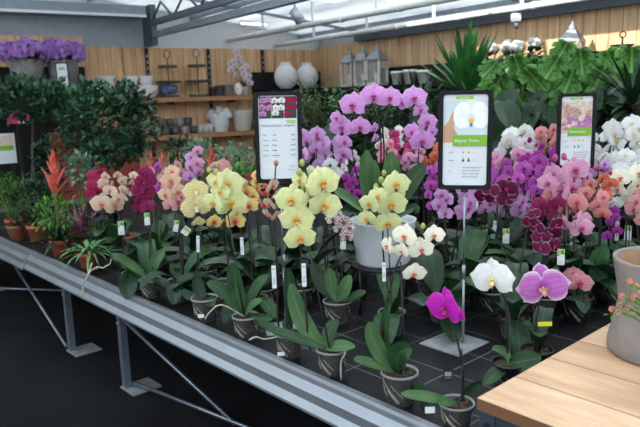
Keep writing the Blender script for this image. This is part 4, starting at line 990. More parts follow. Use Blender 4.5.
bush(58, 165, 5.6, 30, 34, 'twiggy dull green shrub between the two ficus trees', 203, 420, .05, 'ficus_leaf', 'black_plastic')
bush(12, 196, 5.2, 24, 22, 'bright green fern like plant in a terracotta pot at the far bench edge', 204, 900, .045, 'fern_leaf', wid=.16)
bush(34, 200, 4.9, 22, 24, 'mid green leafy plant next to the fern like one', 205, 420, .05, 'dark_leaf')
bush(57, 214, 4.5, 24, 18, 'spreading light green plant under the red bromeliad', 206, 420, .045, 'fern_leaf', wid=.3)
bush(83, 170, 4.9, 15, 16, 'grey leaved plant standing behind the crimson orchid', 207, 220, .055, 'grey_leaf', wid=.6)
bush(200, 152, 5.0, 18, 12, 'silvery leaved plant below the tea light shelf', 208, 260, .05, 'grey_leaf', 'black_plastic', wid=.5)
bush(236, 160, 4.8, 22, 14, 'grey green shrub beside the price board', 209, 300, .05, 'grey_leaf', 'black_plastic', wid=.45)
bush(178, 150, 5.1, 18, 13, 'dark leaved shrub beside the round topped ficus', 210, 260, .05, 'dark_leaf', 'black_plastic')
bush(100, 232, 4.15, 20, 16, 'low dark bushy plant in front of the purple stemmed one', 211, 300, .05, 'dark_leaf')
bush(240, 178, 4.3, 20, 12, 'low lettuce green plant behind the yellow orchids', 212, 260, .05, 'fern_leaf', 'black_plastic', wid=.4)
def rosette(px, py_base, Y, label, seed, n, L, w, material, name='bromeliad', pot='terracotta', pr=.07, up=(.2, 1.1), droop=.5, spike=None, z=.62, bounds=None, cat='plant', stemh=0.0, group=None):
    q = random.Random(seed); b = bench_spot(px, Y, pr, z, bounds); root = thing(name, label, cat, b, 0, group); plain_pot(root, pr, pr*1.7, pot)
    mb = MB(); z0 = pr*1.55+stemh
    for i in range(n):
        a = i*2.399+q.uniform(-.2, .2); e = up[0]+(up[1]-up[0])*(i/n)+q.uniform(-.1, .1)
        d = Vector((math.cos(a)*math.cos(e), math.sin(a)*math.cos(e), math.sin(e)))
        blade(mb, Vector((.01*math.cos(a), .01*math.sin(a), z0+.0*i)), d, L*q.uniform(.75, 1.1), w*q.uniform(.8, 1.1), droop*q.uniform(.6, 1.2), q)
    mb.build('foliage', material, root)
    if stemh: MB().tube([(0, 0, pr*1.4), (.01, .005, z0*.6), (0, 0, z0+.02)], [.03, .025, .022], 10).build('trunk', 'wood_trunk', root)
    if spike:
        px2, pyt, pyb, wpx, nb = spike
        top = P(px2, pyt, b.y)-b; bot = P(px2+1, pyb, b.y)-b; H_ = (top-bot).length
        MB().tube([(0, 0, z0), bot, bot+(top-bot)*.6], .008, 7).build('flower_stem', 'stem_green', root)
        mb = MB(); kk = (P(px2, pyt, b.y)-CAM).dot(cf)/FPX
        for i in range(nb):
            s = i/(nb-1); a = i*2.399; e = .75+.8*s; d = Vector((math.cos(a)*math.cos(e), math.sin(a)*math.cos(e), math.sin(e)))
            blade(mb, bot+(top-bot)*(.60*s), d, H_*(.52-.14*s), wpx*kk*.13, -.15, q, 6, 0, .6)
        mb.build('bract_spike', 'bract_red', root)
    return root
rosette(56, 230, 4.35, 'bromeliad with a tall red orange flame spike in a terracotta pot', 301, 34, .26, .016, 'dark_leaf', spike=(54, 150, 196, 26, 14), droop=.45)
rosette(84, 262, 3.95, 'arching green spider plant in a terracotta pot on the bench rim', 302, 40, .25, .011, 'palm_leaf', name='spider_plant', droop=.7)
rosette(24, 240, 4.8, 'small strap leaved plant in a pale terracotta pot at the bench rim', 303, 20, .16, .012, 'dark_leaf', name='strap_leaf_plant', droop=.6)
rosette(152, 200, 4.25, 'bromeliad with a slim red spike above the dark red orchid', 304, 20, .2, .014, 'dark_leaf', pot='black_plastic', spike=(151, 152, 172, 10, 10))
rosette(163, 200, 4.1, 'bromeliad with a slim red spike above the peach orchid', 305, 20, .2, .014, 'dark_leaf', pot='black_plastic', spike=(162, 152, 172, 10, 10))
rosette(212, 200, 4.15, 'bromeliad with red spikes over the yellow sprays', 306, 22, .2, .014, 'dark_leaf', pot='black_plastic', spike=(211, 146, 170, 14, 12))
r_ = rosette(80, 225, 4.6, 'purple stemmed plant with narrow mauve leaves under the crimson orchid', 307, 24, .3, .012, 'purple_leaf', name='cordyline', up=(.4, 1.3), droop=.15)

# foliage on the rear bench -------------------------------------------
RB_ = (GX0+.16, GX1-.16, GY0+.2, GY1-.2)
def rear_spot(px, Y, r): return bench_spot(px, Y, r, GZ, RB_)
def monstera_leaf_mesh(seed):
    q = random.Random(seed); mb = MB(); N = 64; vs = [Vector((0, 0.05, 0))]; ve = [0]
    for i in range(N):
        th = math.pi*2*i/N; a = th-math.pi/2        # a = 0 points along +y (tip)
        x = math.sin(th); y = -math.cos(th)
        r = .5*(1+.25*max(0, y))*(1-.55*math.exp(-((th if th < math.pi else 2*math.pi-th)/.35)**2))
        if .7 < th < 5.58 and i % 8 in (3, 4) and abs(th-math.pi) > .4: r *= .58
        X, Y_ = x*r*.95, y*r+.32
        vs.append(Vector((X, Y_, .16*X*X*2-.25*(Y_-.1)**2-.22*abs(X)))); ve.append(X*2)
    mb.add(vs, [(0, 1+i, 1+(i+1) % N) for i in range(N)], 0, vein=ve); return mb.mesh('leaf', 'monstera_leaf')
MONL = [monstera_leaf_mesh(i) for i in range(2)]
def heart_mesh(m_):
    mb = MB(); vs = [Vector((0, .05, 0))]; ve = [0]; N = 28
    for i in range(N):
        th = 2*math.pi*i/N; x, y = math.sin(th), -math.cos(th); r = .5*(1+.3*max(0, y))*(1-.45*math.exp(-((th if th < math.pi else 2*math.pi-th)/.4)**2))
        X, Y_ = x*r*.7, y*r+.32; vs.append(Vector((X, Y_, -.25*(Y_-.1)**2+.15*abs(X)))); ve.append(X*3)
    mb.add(vs, [(0, 1+i, 1+(i+1) % N) for i in range(N)], 0, vein=ve); return mb.mesh('leaf', m_)
HEART = heart_mesh('dark_leaf')
def big_leaf_plant(label, px, Y, leaves, seed, meshes, name='monstera', auto=0, auto_c=None, pr=.13):
    q = random.Random(seed); b = rear_spot(px, Y, pr); root = thing(name, label, 'plant', b); plain_pot(root, pr, .22, 'black_plastic')
    L = [(x, y, s, q.uniform(-.5, .5), q.uniform(-.7, .3)) for x, y, s in leaves]
    for i in range(auto):
        cx, cy, w, h, s = auto_c; L.append((cx+q.uniform(-w, w), cy+q.uniform(-h, h), s*q.uniform(.7, 1.2), q.uniform(-1.2, 1.2), q.uniform(-1, .5)))
    st = MB()
    for x, y, s, yw, tl in L:
        p = P(x, y, b.y+q.uniform(-.12, .12)); d_ = (p-CAM).dot(cf)/FPX
        f = to_cam(p, yw, .75+tl*.4); up = Vector((q.uniform(-.9, .9), q.uniform(-.3, .1), -1)); yv = (up-f*up.dot(f)).normalized(); xv = yv.cross(f)
        mm = Matrix.Identity(4)
        for i in range(3): mm[i][0], mm[i][1], mm[i][2], mm[i][3] = xv[i]*s*d_, yv[i]*s*d_, f[i]*s*d_, (p-b)[i]
        put(meshes[q.randrange(len(meshes))], 'leaf', root, mm)
        e = p-b; st.tube(spline([(0, 0, .2), Vector((e.x*.35, e.y*.35, .2+(e.z-.2)*.6)), e], 4), .006, 5)
    st.build('stem', 'stem_green', root); return root
big_leaf_plant('monstera with big split leaves beside the yucca', 518, 5.0, [(503, 72, 36), (525, 68, 34), (507, 92, 30), (534, 88, 36), (552, 66, 40), (545, 84, 30), (528, 100, 26), (497, 62, 24), (514, 55, 26), (560, 78, 30), (505, 108, 24), (533, 112, 30), (520, 122, 30), (540, 60, 28), (494, 84, 26), (550, 100, 30), (516, 78, 36), (538, 74, 30)], 401, MONL)
big_leaf_plant('monstera with broad leaves behind the smaller information board', 597, 4.7, [(592, 60, 44), (606, 66, 36), (620, 55, 30), (628, 72, 34), (580, 48, 30), (568, 42, 26), (606, 50, 28), (632, 46, 34), (615, 84, 32), (560, 56, 30), (640, 60, 40), (600, 100, 30), (576, 64, 34), (585, 80, 36), (622, 88, 32), (566, 86, 30), (612, 76, 34), (638, 82, 36), (598, 76, 30)], 402, MONL)
big_leaf_plant('dark heart leaved plant low behind the information boards', 545, 4.75, [], 403, [HEART], 'philodendron', 34, (545, 112, 46, 22, 30))
big_leaf_plant('dark heart leaved plant behind the white orchids', 622, 4.5, [], 404, [HEART], 'philodendron', 34, (618, 108, 30, 24, 30))
big_leaf_plant('dark heart leaved plant under the yucca, beside the lilac arch', 446, 5.4, [], 405, [HEART], 'philodendron', 36, (452, 122, 34, 24, 28))
def yucca(label, px, py, Y, n, L, w, seed, material='yucca_leaf', name='yucca', up=(-.2, 1.45), droop=.12, pr=.14):
    q = random.Random(seed); b = rear_spot(px, Y, pr); root = thing(name, label, 'plant', b); plain_pot(root, pr, .24, 'black_plastic')
    c = P(px, py, b.y)-b
    MB().tube([(0, 0, .22), (c.x*.5, c.y*.5, c.z*.6), (c.x, c.y, c.z+.03)], [.04, .035, .03], 10).build('trunk', 'wood_trunk', root)
    mb = MB()
    for i in range(n):
        s = i/n; a = i*2.399+q.uniform(-.3, .3); e = up[0]+(up[1]-up[0])*s+q.uniform(-.15, .15)
        d = Vector((math.cos(a)*math.cos(e), math.sin(a)*math.cos(e), math.sin(e)))
        blade(mb, Vector((c.x+.02*math.cos(a), c.y+.02*math.sin(a), c.z-.1+.12*s)), d, L*q.uniform(.8, 1.1), w*q.uniform(.8, 1.2), droop*q.uniform(.3, 1.3), q, 7, 0, .25)
    mb.build('foliage', material, root); return root
yucca('tall yucca with a fan of stiff sword leaves against the plank wall', 466, 92, 5.6, 96, .60, .034, 501)
yucca('dark dracaena with arching strap leaves beside the lilac arch', 418, 118, 5.5, 52, .55, .022, 502, 'dark_leaf', 'dracaena', (-.3, 1.3), .4)
yucca('dark dracaena with arching strap leaves behind the larger information board', 482, 120, 5.2, 52, .5, .022, 503, 'dark_leaf', 'dracaena', (-.3, 1.2), .4)
yucca('strap leaved dracaena beside the clay planter wall side', 632, 100, 4.75, 50, .5, .02, 504, 'dark_leaf', 'dracaena', (-.3, 1.2), .45)
yucca('low strap leaved dracaena between the two monsteras', 570, 108, 4.9, 46, .42, .02, 505, 'dark_leaf', 'dracaena', (-.3, 1.2), .45)
def palm(label, px, py, Y, nf, L, seed, material='palm_leaf', spread=1.0, leaf=.19):
    q = random.Random(seed); b = rear_spot(px, Y, .13); root = thing('areca_palm', label, 'plant', b); plain_pot(root, .13, .22, 'black_plastic')
    c = P(px, py, b.y)-b; st = MB(); mb = MB()
    for i in range(nf):
        a = i*2.399; e = q.uniform(.7, 1.35); d = Vector((math.cos(a)*math.cos(e)*spread, math.sin(a)*math.cos(e)*spread, math.sin(e))); LL = L*q.uniform(.75, 1.1)
        o0 = Vector((c.x*.6, c.y*.6, .2)); top = Vector((c.x, c.y, c.z))
        p1 = o0+(top-o0)*.5+d*LL*.15; pts = bez(o0, p1+Vector((0, 0, .1)), top+d*LL*.6+Vector((0, 0, -.18*q.random())), 12); st.tube(pts, .004, 5)
        for k in range(3, 12):
            t = (pts[min(k+1, 11)]-pts[k-1]).normalized(); sd_ = t.cross(Vector((0, 0, 1))).normalized()
            for sg in (-1, 1):
                blade(mb, pts[k], t*.6+sd_*sg+Vector((0, 0, .15)), leaf*q.uniform(.7, 1.1)*(1-.03*abs(k-7)), .013, .5, q, 4)
    st.build('stem', 'stem_green', root); mb.build('foliage', material, root); return root
palm('feathery palm under the white vases at the wall corner', 318, 105, 6.3, 16, .5, 601)
palm('feathery palm in front of the lanterns', 352, 112, 6.1, 16, .5, 602)
palm('feathery palm behind the arch of lilac blooms', 386, 112, 5.9, 16, .5, 603)
palm('dark feathery palm close behind the price board', 306, 122, 5.9, 14, .42, 604, 'dark_leaf')
big_leaf_plant('low dark leafy plant behind the lilac arch', 368, 5.55, [], 406, [HEART], 'philodendron', 30, (366, 132, 34, 20, 24))
big_leaf_plant('low dark leafy plant behind the lilac sprays by the price board', 318, 5.8, [], 407, [HEART], 'philodendron', 30, (322, 138, 26, 22, 22))

# ------------------------------------------------------------------ price boards
def rrect(w, h, r, n=5):
    out = []
    for cx, cy, a0 in ((w/2-r, h/2-r, 0), (-w/2+r, h/2-r, 90), (-w/2+r, -h/2+r, 180), (w/2-r, -h/2+r, 270)):
        for i in range(n+1):
            a = math.radians(a0+90*i/n); out.append((cx+r*math.cos(a), cy+r*math.sin(a)))
    return out
def slab(mb, poly, y0, y1, mi=0, ox=0, oz=0): mb.prism([(x+ox, z+oz) for x, z in poly], 1, y0, y1, mi)
def frame_ring(mb, outer, inner, y0, y1):
    k = len(outer); vs = [(x, y0, z) for x, z in outer]+[(x, y0, z) for x, z in inner]+[(x, y1, z) for x, z in outer]+[(x, y1, z) for x, z in inner]
    fs = []
    for i in range(k):
        j = (i+1) % k; fs += [(i, j, k+j, k+i), (2*k+i, 3*k+i, 3*k+j, 2*k+j), (i, 2*k+i, 2*k+j, j), (k+i, k+j, 3*k+j, 3*k+i)]
    mb.add(vs, fs, 0, smooth=False)
def flat_flower(mb, cx, cz, s, y, mi, mc):
    for a, l, w in ((90, .5, .2), (212, .48, .2), (328, .48, .2), (8, .52, .32), (172, .52, .32)):
        a = math.radians(a); n = 10
        pts = [(cx+s*(math.cos(a)*l*.5+math.cos(a)*l*.5*math.cos(t)-math.sin(a)*w*math.sin(t)), y, cz+s*(math.sin(a)*l*.5+math.sin(a)*l*.5*math.cos(t)+math.cos(a)*w*math.sin(t))) for t in (6.283*i/n for i in range(n))]
        mb.add(pts, [tuple(range(n-1, -1, -1))], mi, smooth=False)
    pts = [(cx+s*.1*math.cos(6.283*i/8), y-.0002, cz-s*.03+s*.1*math.sin(6.283*i/8)) for i in range(8)]; mb.add(pts, [tuple(range(7, -1, -1))], mc, smooth=False)
def put_text(root, txt, size, x, z, y, material='print_grey', align='LEFT', name='lettering'):
    return put(text_mesh(txt, size, material, align), name, root, Matrix.Translation((x, y, z)) @ Matrix.Rotation(math.pi/2, 4, 'X'))
def board(label, px, py, Y, w, h, yaw, base_plate, tilt=0.0):
    c = P(px, py, Y); d = CAM-c; rz = math.atan2(d.y, d.x)+math.pi/2+yaw
    root = thing('price_board', label, 'sign', Vector((c.x, c.y, .6208)), rz)
    zc = c.z-.6208
    mb = MB(); o_, i_ = rrect(w, h, .014), rrect(w-.036, h-.032, .012); frame_ring(mb, o_, i_, -.008, .006); 
    slab(mb, rrect(w-.004, h-.004, .013), .0061, .008)
    fr = mb.build('frame', 'sign_black', root, Matrix.Translation((0, 0, zc)) @ Matrix.Rotation(tilt, 4, 'Y'))
    mb = MB(); slab(mb, rrect(w-.037, h-.033, .012), -.002, .006); mb.build('panel', 'label_white', fr)
    zt = zc-h/2; MB().tube([(0, .004, .004), (0, .004, zt*.47)], .0055, 10).tube([(0, .004, zt*.47), (0, .004, zt-.0)], .0042, 10).tube([(0, .004, zt*.43), (0, .004, zt*.52)], .0075, 10).build('pole', 'aluminium', root)
    MB().box((0, .004, zt-.004), (.03, .02, .014)).build('clamp', 'black_plastic', root)
    if base_plate:
        a = ROT_B-rz; MB().box((0, 0, .0022), (.21, .20, .0044), 0, Matrix.Translation((-.035, .005, 0)) @ Matrix.Rotation(a, 4, 'Z')).build('base_plate', 'galv_plate', root)
    else: MB().bx(-.09, .09, -.07, .09, 0, .0044).build('base_plate', 'galv_plate', root)
    return root, fr
qs = random.Random(9); mat('photo_sepal', '#dfe4e0', .5, var=0); mat('photo_salmon', '#d8b4a4', 0.5, var=.15, scale=90); mat('photo_shade', '#d2d6d2', 0.5, var=0)
W_, H_ = .202, .385
# price list
r_, f_ = board('black framed price list board with three orchid photos along its top', 278.5, 137.5, 2.80, .20, H_, 0.05, False, .012)
w2, h2 = .20-.037, H_-.033
for i, (mb_, fm) in enumerate((('photo_dark', 'photo_pink'), ('photo_dark', 'photo_white'), ('photo_red', 'photo_red'))):
    x0 = -w2/2+.003+i*(w2-.004)/3; x1 = x0+(w2-.004)/3-.002; zt, zb = h2/2-.004, h2/2-.095
    mb = MB().bx(x0, x1, -.0026, -.0021, zb, zt)
    for k in range(5): flat_flower(mb, x0+.015+(k % 2)*.026+qs.uniform(-.003, .003), zt-.017-(k//2)*.028+qs.uniform(-.004, .004), .031, -.0028-.0001*k, 1, 2)
    mb.build('photo', ['photo_dark', fm if i < 2 else 'p_hotpink', 'l_pink'], f_)
MB().bx(w2/2-.046, w2/2-.008, -.0026, -.0021, h2/2-.116, h2/2-.104).build('logo_patch', 'lime', f_)
put_text(f_, 'Phalaenopsis', .0058, w2/2-.043, h2/2-.112, -.0028, 'label_white')
put_text(f_, 'PHALAENOPSIS - PRIJZEN', .0125, 0, .046, -.0026, 'print_grey', 'CENTER')
for i, (a, b_, c_) in enumerate((('9 cm', '1 tak', '5,99'), ('12 cm', '1 tak', '9,99'), ('12 cm', '2 tak', '12,99'), ('12 cm', '3 tak', '16,99'), ('12 cm', 'cascade', '19,99'))):
    z = .008-.0215*i; put_text(f_, a, .0095, -.068, z, -.0026, 'print_dark'); put_text(f_, b_, .0095, -.028, z, -.0026, 'print_dark'); put_text(f_, c_, .0095, .070, z, -.0026, 'print_dark', 'RIGHT')
for i in range(2): put_text(f_, ('p. stuk', 'incl. pot')[i], .0085, .066, -.125-.016*i, -.0026, 'print_grey', 'RIGHT')
# information boards
def info(label, px, py, Y, w, h, yaw, plate, title, photo, tilt):
    r_, f_ = board(label, px, py, Y, w, h, yaw, plate, tilt); w2, h2 = w-.037, h-.033; zt = h2/2-.024; zb = h2/2-.185
    MB().bx(-w2*.22, w2*.18, -.0026, -.0021, h2/2-.018, h2/2-.006).build('logo_patch', 'lime', f_); put_text(f_, 'ORCHIDEE', .0075, -w2*.02, h2/2-.0148, -.0028, 'label_white', 'CENTER')
    if photo == 'white':
        mb = MB().bx(-w2/2+.001, w2/2-.001, -.0026, -.0021, zb, zt)
        hand = [(-w2/2+.001, zb), (-w2/2+.001, zb+.062), (-w2/2+.018, zb+.08), (-w2/2+.034, zb+.118), (-w2/2+.055, zb+.133), (-w2/2+.06, zb+.126), (-w2/2+.048, zb+.1), (-w2/2+.04, zb+.06), (-w2/2+.055, zb+.03), (-w2/2+.07, zb)]
        mb.add([(x, -.0028, z) for x, z in hand], [tuple(range(len(hand)))], 1, smooth=False)
        cx, cz = .022, zt-.058
        for a, l, wd in ((90, .062, .034), (215, .06, .03), (325, .06, .03), (5, .068, .052), (175, .068, .052)):
            a = math.radians(a); n = 16; pts = [(cx+math.cos(a)*l*(.5+.5*math.cos(t))-math.sin(a)*wd*math.sin(t), -.003-.0001*(wd > .04), cz+math.sin(a)*l*(.5+.5*math.cos(t))+math.cos(a)*wd*math.sin(t)) for t in (6.283*i/n for i in range(n))]
            mb.add(pts, [tuple(range(n-1, -1, -1))], 2 if wd > .04 else 6, smooth=False)
        for (dx, dz, r, mi) in ((0, -.01, .016, 3), (0, -.02, .009, 4), (0, -.034, .006, 5)):
            mb.add([(cx+dx+r*math.cos(6.283*i/12), -.0033-.0001*mi, cz+dz+r*1.2*math.sin(6.283*i/12)) for i in range(12)], [tuple(range(11, -1, -1))], mi, smooth=False)
        mb.build('photo', ['pale_sky', 'skin_print', 'photo_white', 'photo_shade', 'photo_yellow', 'photo_blue', 'photo_sepal'], f_)
    else:
        mb = MB().bx(-w2/2+.001, w2/2-.001, -.0026, -.0021, zb, zt)
        for k in range(46):
            z = zb+.022+qs.random()*.12; flat_flower(mb, qs.uniform(-.42, .42)*w2, z, .026, -.0028-.00006*k, 1 if z < zb+.085 else 2, 3)
        mb.build('photo', ['photo_cream', 'photo_pink', 'photo_salmon', 'l_pink'], f_)
    MB().bx(-w2*.28, w2/2-.001, -.0068, -.0022, zb-.012, zb+.03).build('title_band', 'lime_dark', f_)
    put_text(f_, title, .0165, -w2*.24, zb+.003, -.0071, 'label_white')
    mb = MB()
    for i in range(3):
        x = -.006+.021*i; n = 10; mb.add([(x+(.0075 if k % 2 == 0 else .0034)*math.sin(6.283*k/n), -.0026, zb-.038+(.0075 if k % 2 == 0 else .0034)*math.cos(6.283*k/n)) for k in range(n)], [tuple(range(n))], 0 if i < 2 or photo != 'white' else 2, smooth=False)
        mb.add([(x+.0055*math.cos(6.283*k/10), -.0026, zb-.07+.0055*math.sin(6.283*k/10)) for k in range(10)]+[(x, -.0026, zb-.055)], [tuple(range(9, -1, -1)), (2, 10, 3), (3, 10, 2)], 1 if i < 2 else 2, smooth=False)
    mb.build('care_icon', ['photo_yellow', 'photo_blue', 'pale_sky'], f_)
    for i, tx in enumerate(('Licht', 'Water', 'Tip')): put_text(f_, tx, .0085, -w2*.37, (zb-.041, zb-.072, zb-.115)[i], -.0026)
    for i, tx in enumerate(('Zet de orchidee licht,', 'niet in de volle zon.', 'Geef 1 x per week', 'een beetje water.')): put_text(f_, tx, .0088, -w2*.06, zb-.10-.012*i, -.0026)
    return r_
info('larger information board with a hand holding a white bloom in its photo, on a pole', 465, 140.3, 2.56, .205, .385, .02, True, 'Singolo Timbo', 'white', 0.01)
info('smaller information board with a photo of mixed pink orchids, among the sprays', 576, 131, 3.36, .198, .381, .42, False, 'Phalaenopsis', 'mixed', 0.0)

# ------------------------------------------------------------------ things on the left wall shelves
def shelf(label, px0, px1, py, depth, thick=.055):
    p = LW((px0+px1)/2, py, depth); z = p.z; x1 = rl(LW(px1, py, depth)).x; x0 = rl(LW(px0, py, depth)).x
    t = thing('wall_shelf', label, 'shelf', KC, ROT_ROOM)
    MB().bx(x0, x1, -depth, -.06, z-thick, z).build('board', 'shelf_wood', t)
    for x in (x0+.35, (x0+x1)/2, x1-.25): MB().bx(x-.015, x+.015, -depth+.06, -.057, z-thick-.03, z-thick).build('bracket', 'rail', t)
    return z
D_ = .34
z1 = shelf('upper wooden wall shelf carrying white bowls and cake stands', 84, 253, 97.5, D_)
z2 = shelf('lower wooden wall shelf carrying tea light glasses and white pots', 84, 258, 135.5, D_)
z3 = shelf('lowest wooden wall shelf in deep shade behind the shrubs', 100, 258, 172, D_)
def sp(px, z, t): # point on shelf at height z, t metres before the wall
    d = ray(px, 100); q = onpl(px, 100, KC-RB*t, RB); return Vector((q.x, q.y, z+.0008))
def pxm(p): return (p-CAM).dot(cf)/FPX
def vessel(name, label, cat, px, z, t, wpx, hpx, m_, prof, group=None, inner=True, kind=0):
    b = sp(px, z, t); k = pxm(b); r, h = wpx*k/2, hpx*k
    root = thing(name, label, cat, b, 0, group)
    pr = [(0, .0005)]+[(a*r, c*h) for a, c in prof]
    MB().lathe(pr, 28).build('body', m_, root)
    a, c = prof[-1]
    MB().lathe([(a*r*.86, c*h*.55), (a*r*.93, c*h), (a*r*1.0, c*h+.002), (a*r*1.02, c*h-.004)], 28).build('rim', m_, root)
    MB().lathe([(0, c*h*.55), (a*r*.86, c*h*.55)], 20).build('inside', m_, root)
    return root, b, r, h
BOWL = [(.55, 0), (.62, .02), (.9, .45), (1.0, 1.0)]
POTP = [(.66, 0), (.70, .02), (.97, .95), (1.0, 1.0)]
gB = 'white bowls on the upper shelf'
for (px, w, h, zz, lab) in ((147, 24, 12, 0, 'wide white bowl on the upper shelf, below the smaller ones'), (120.5, 25, 12, 0, 'wide white bowl partly behind the round ficus crown'), (94, 24, 12, 0, 'wide white bowl on the shelf end nearest the bellflowers')):
    _, b, r, h_ = vessel('bowl', lab, 'bowl', px, z1, .18, w, h, 'white_ceramic', BOWL, gB)
for (px, w, h, lab) in ((147, 15, 9.5, 'small white bowl stacked on the wide bowl, beside the slotted rail'), (132, 16, 9.5, 'small white bowl stacked on the wide bowl, farther from the rail'), (108, 18, 10, 'small white bowl stacked on the wide bowl behind the ficus crown')):
    vessel('bowl', lab, 'bowl', px, z1+h_+.004, .18, w, h, 'white_ceramic', BOWL, gB)
def cake_stand(px, lab, t=.22, tiers=((0, 30), (20, 24), (35, 18)), top=43):
    b = sp(px, z1, t); k = pxm(b); root = thing('cake_stand', lab, 'cake stand', b, 0, 'tiered stands on the upper shelf')
    MB().tube([(0, 0, .01), (0, 0, (top-5)*k)], .007, 8).build('rod', 'black_iron', root)
    for z, w in tiers:
        mb = MB().lathe([(0, z*k+.006), (w*k*.48, z*k+.006), (w*k/2, z*k+.03), (w*k/2+.004, z*k+.03), (w*k*.5, z*k), (0, z*k)], 28); mb.build('tray', 'dark_ceramic', root)
    MB().tube([(.038*math.cos(a*.35), 0, (top-1)*k+.05*math.sin(a*.35)) for a in range(19)], .005, 6).build('ring_handle', 'black_iron', root)
cake_stand(170, 'dark three tiered stand with blue flowers on its lowest tray', tiers=((0, 19), (14, 24), (29, 18)))
cake_stand(199, 'dark three tiered stand with empty trays on the upper shelf', tiers=((0, 19), (14, 24), (29, 18)))
def puff(mb, c, r, sd, mi=0):
    o = len(mb.v); mb.ball(c, r, 18, 12, mi); C0 = Vector(c)
    for i in range(o, len(mb.v)):
        d = Vector(mb.v[i])-C0; dn = d.normalized(); mb.v[i] = tuple(C0+d*(1+.16*noise.noise(dn*4.5+Vector((sd, sd*2.1, 0)))+.10*noise.noise(dn*9+Vector((sd*3, 0, sd)))))
def flower_ball(mb, c, r, n, q, sz, mi=0):
    for i in range(n):
        u = q.uniform(-.5, 1); th = q.uniform(0, 6.283); s = math.sqrt(1-u*u); d = Vector((s*math.cos(th), s*math.sin(th), u))
        p = Vector(c)+d*r; a = d.orthogonal().normalized(); b_ = d.cross(a)
        for k in range(5):
            g = 6.283*k/5+i; e = a*math.cos(g)+b_*math.sin(g); f = a*math.cos(g+1.2)+b_*math.sin(g+1.2)
            mb.add([p, p+(e)*sz*.8+d*sz*.1, p+(e+f)*sz*.75+d*sz*.25, p+f*sz*.8+d*sz*.1], [(0, 1, 2, 3)], mi)
qf = random.Random(4)
petal_mat('p_bluehyd', '#7f9cc4', '#8ea8cc', '#a4badb')
b = sp(170, z1+.031, .22); k = pxm(b); root = thing('hydrangea_cutting', 'pale blue artificial hydrangea lying on the lowest tray of the dark stand', 'flower', b)
mb = MB()
for i in range(4): flower_ball(mb, ((-4.5+3*i)*k*.9, qf.uniform(-.03, .03), 5*k), 3.6*k, 26, qf, .03)
mb.build('blossom', 'p_bluehyd', root); MB().tube([(-6*k, 0, .014), (0, 0, .02), (6*k, 0, .014)], .008, 6).build('flower_stem', 'stem_green', root)
vessel('pot', 'grey cup shaped pot in front of the pair beside the cake stand', 'pot', 227, z1, .15, 15, 11, 'grey_ceramic', POTP, 'grey pots on the upper shelf')
vessel('pot', 'grey pot closest to the potted white flowers', 'pot', 220.5, z1, .26, 11, 10, 'dark_ceramic', POTP, 'grey pots on the upper shelf')
vessel('pot', 'small dark grey pot next to the cake stand', 'pot', 213.5, z1, .12, 7, 9, 'dark_ceramic', POTP, 'grey pots on the upper shelf')
# white oval clock-like disc
b = sp(239, z1, .24); k = pxm(b); root = thing('egg_ornament', 'white oval ornament standing between the grey pot and the potted flowers', 'ornament', b)
MB().ball((0, 0, 6.3*k), (4.1*k, .04, 6.2*k), 20, 14).build('body', 'white_ceramic', root); MB().ball((0, -.037, 6.5*k), (.6*k, .008, .8*k), 8, 6).build('knob', 'grey_ceramic', root)
# potted pale orchid on shelf
b = sp(245, z1, .2); k = pxm(b); root = thing('artificial_orchid', 'pale lilac flowering plant in a small cream pot on the end of the upper shelf', 'plant', b)
MB().lathe([(0, .0005), (3.2*k, .0005), (4.4*k, 8*k), (4.6*k, 8.4*k), (4.0*k, 8.2*k), (0, 7.4*k)], 20).build('pot', 'cream_ceramic', root)
mb = MB()
for i in range(26):
    a = i*2.4; e = .7+.7*qf.random(); blade(mb, Vector((0, 0, 7*k)), Vector((math.cos(a)*math.cos(e), math.sin(a)*math.cos(e), math.sin(e))), 24*k*qf.uniform(.6, 1), .008, .5, qf)
mb.build('foliage', 'palm_leaf', root)
for (dx, tops) in ((-9, ((-7, 20), (-12, 25), (-8, 28), (-3, 33), (-9, 33), (-4, 37), (-6, 42), (-12, 31))), (3, ((2, 15), (5, 18), (1, 21), (6, 12), (0, 25), (3, 28)))):
    MB().tube([(0, 0, 7*k), (dx*.4*k, -.02, 20*k), (tops[-1][0]*k, -.04, tops[-1][1]*k)], .005, 5).build('flower_stem', 'stem_green', root)
    for x, z in tops:
        p = Vector((x*k, -.05+qf.uniform(-.03, .03), z*k)); put(bloom_mesh('whitepink', qf.randrange(3)), 'flower', root, face_m(p, to_cam(b+p, qf.uniform(-.5, .5), 0), qf.uniform(-.5, .5), 8.5*k))
# lower shelf: tea lights, pots
gT = 'tea light glasses on the lower shelf'
names = ['at the shelf end by the ficus', 'second from the ficus', 'third from the ficus', 'in the middle of the dark ones', 'fourth from the dark end', 'nearest the clear glasses']
for row, (zz, xs) in enumerate(((0, (154, 163.5, 173, 182.5, 192)), (8.2, (159, 168.5, 178, 187)))):
    for i, px in enumerate(xs):
        k = pxm(sp(px, z2, .22)); m_ = 'dark_ceramic' if (i+row) % 3 else 'grey_ceramic'
        where = ('in the bottom row' if row == 0 else 'in the top row')+', number %s counted from the ficus' % ('one', 'two', 'three', 'four', 'five')[i]
        b = sp(px, z2+zz*k+(.0 if row == 0 else .002), .22); root = thing('tea_light_cup', '%s tea light cup %s' % ('smoky dark' if m_ == 'dark_ceramic' else 'grey', where), 'cup', b, 0, gT)
        MB().lathe([(0, .0005), (3.1*k, .0005), (3.3*k, .003), (4.5*k, 7.8*k), (4.2*k, 7.8*k), (3.1*k, 1.2*k), (0, 1.0*k)], 18).build('cup', m_, root)
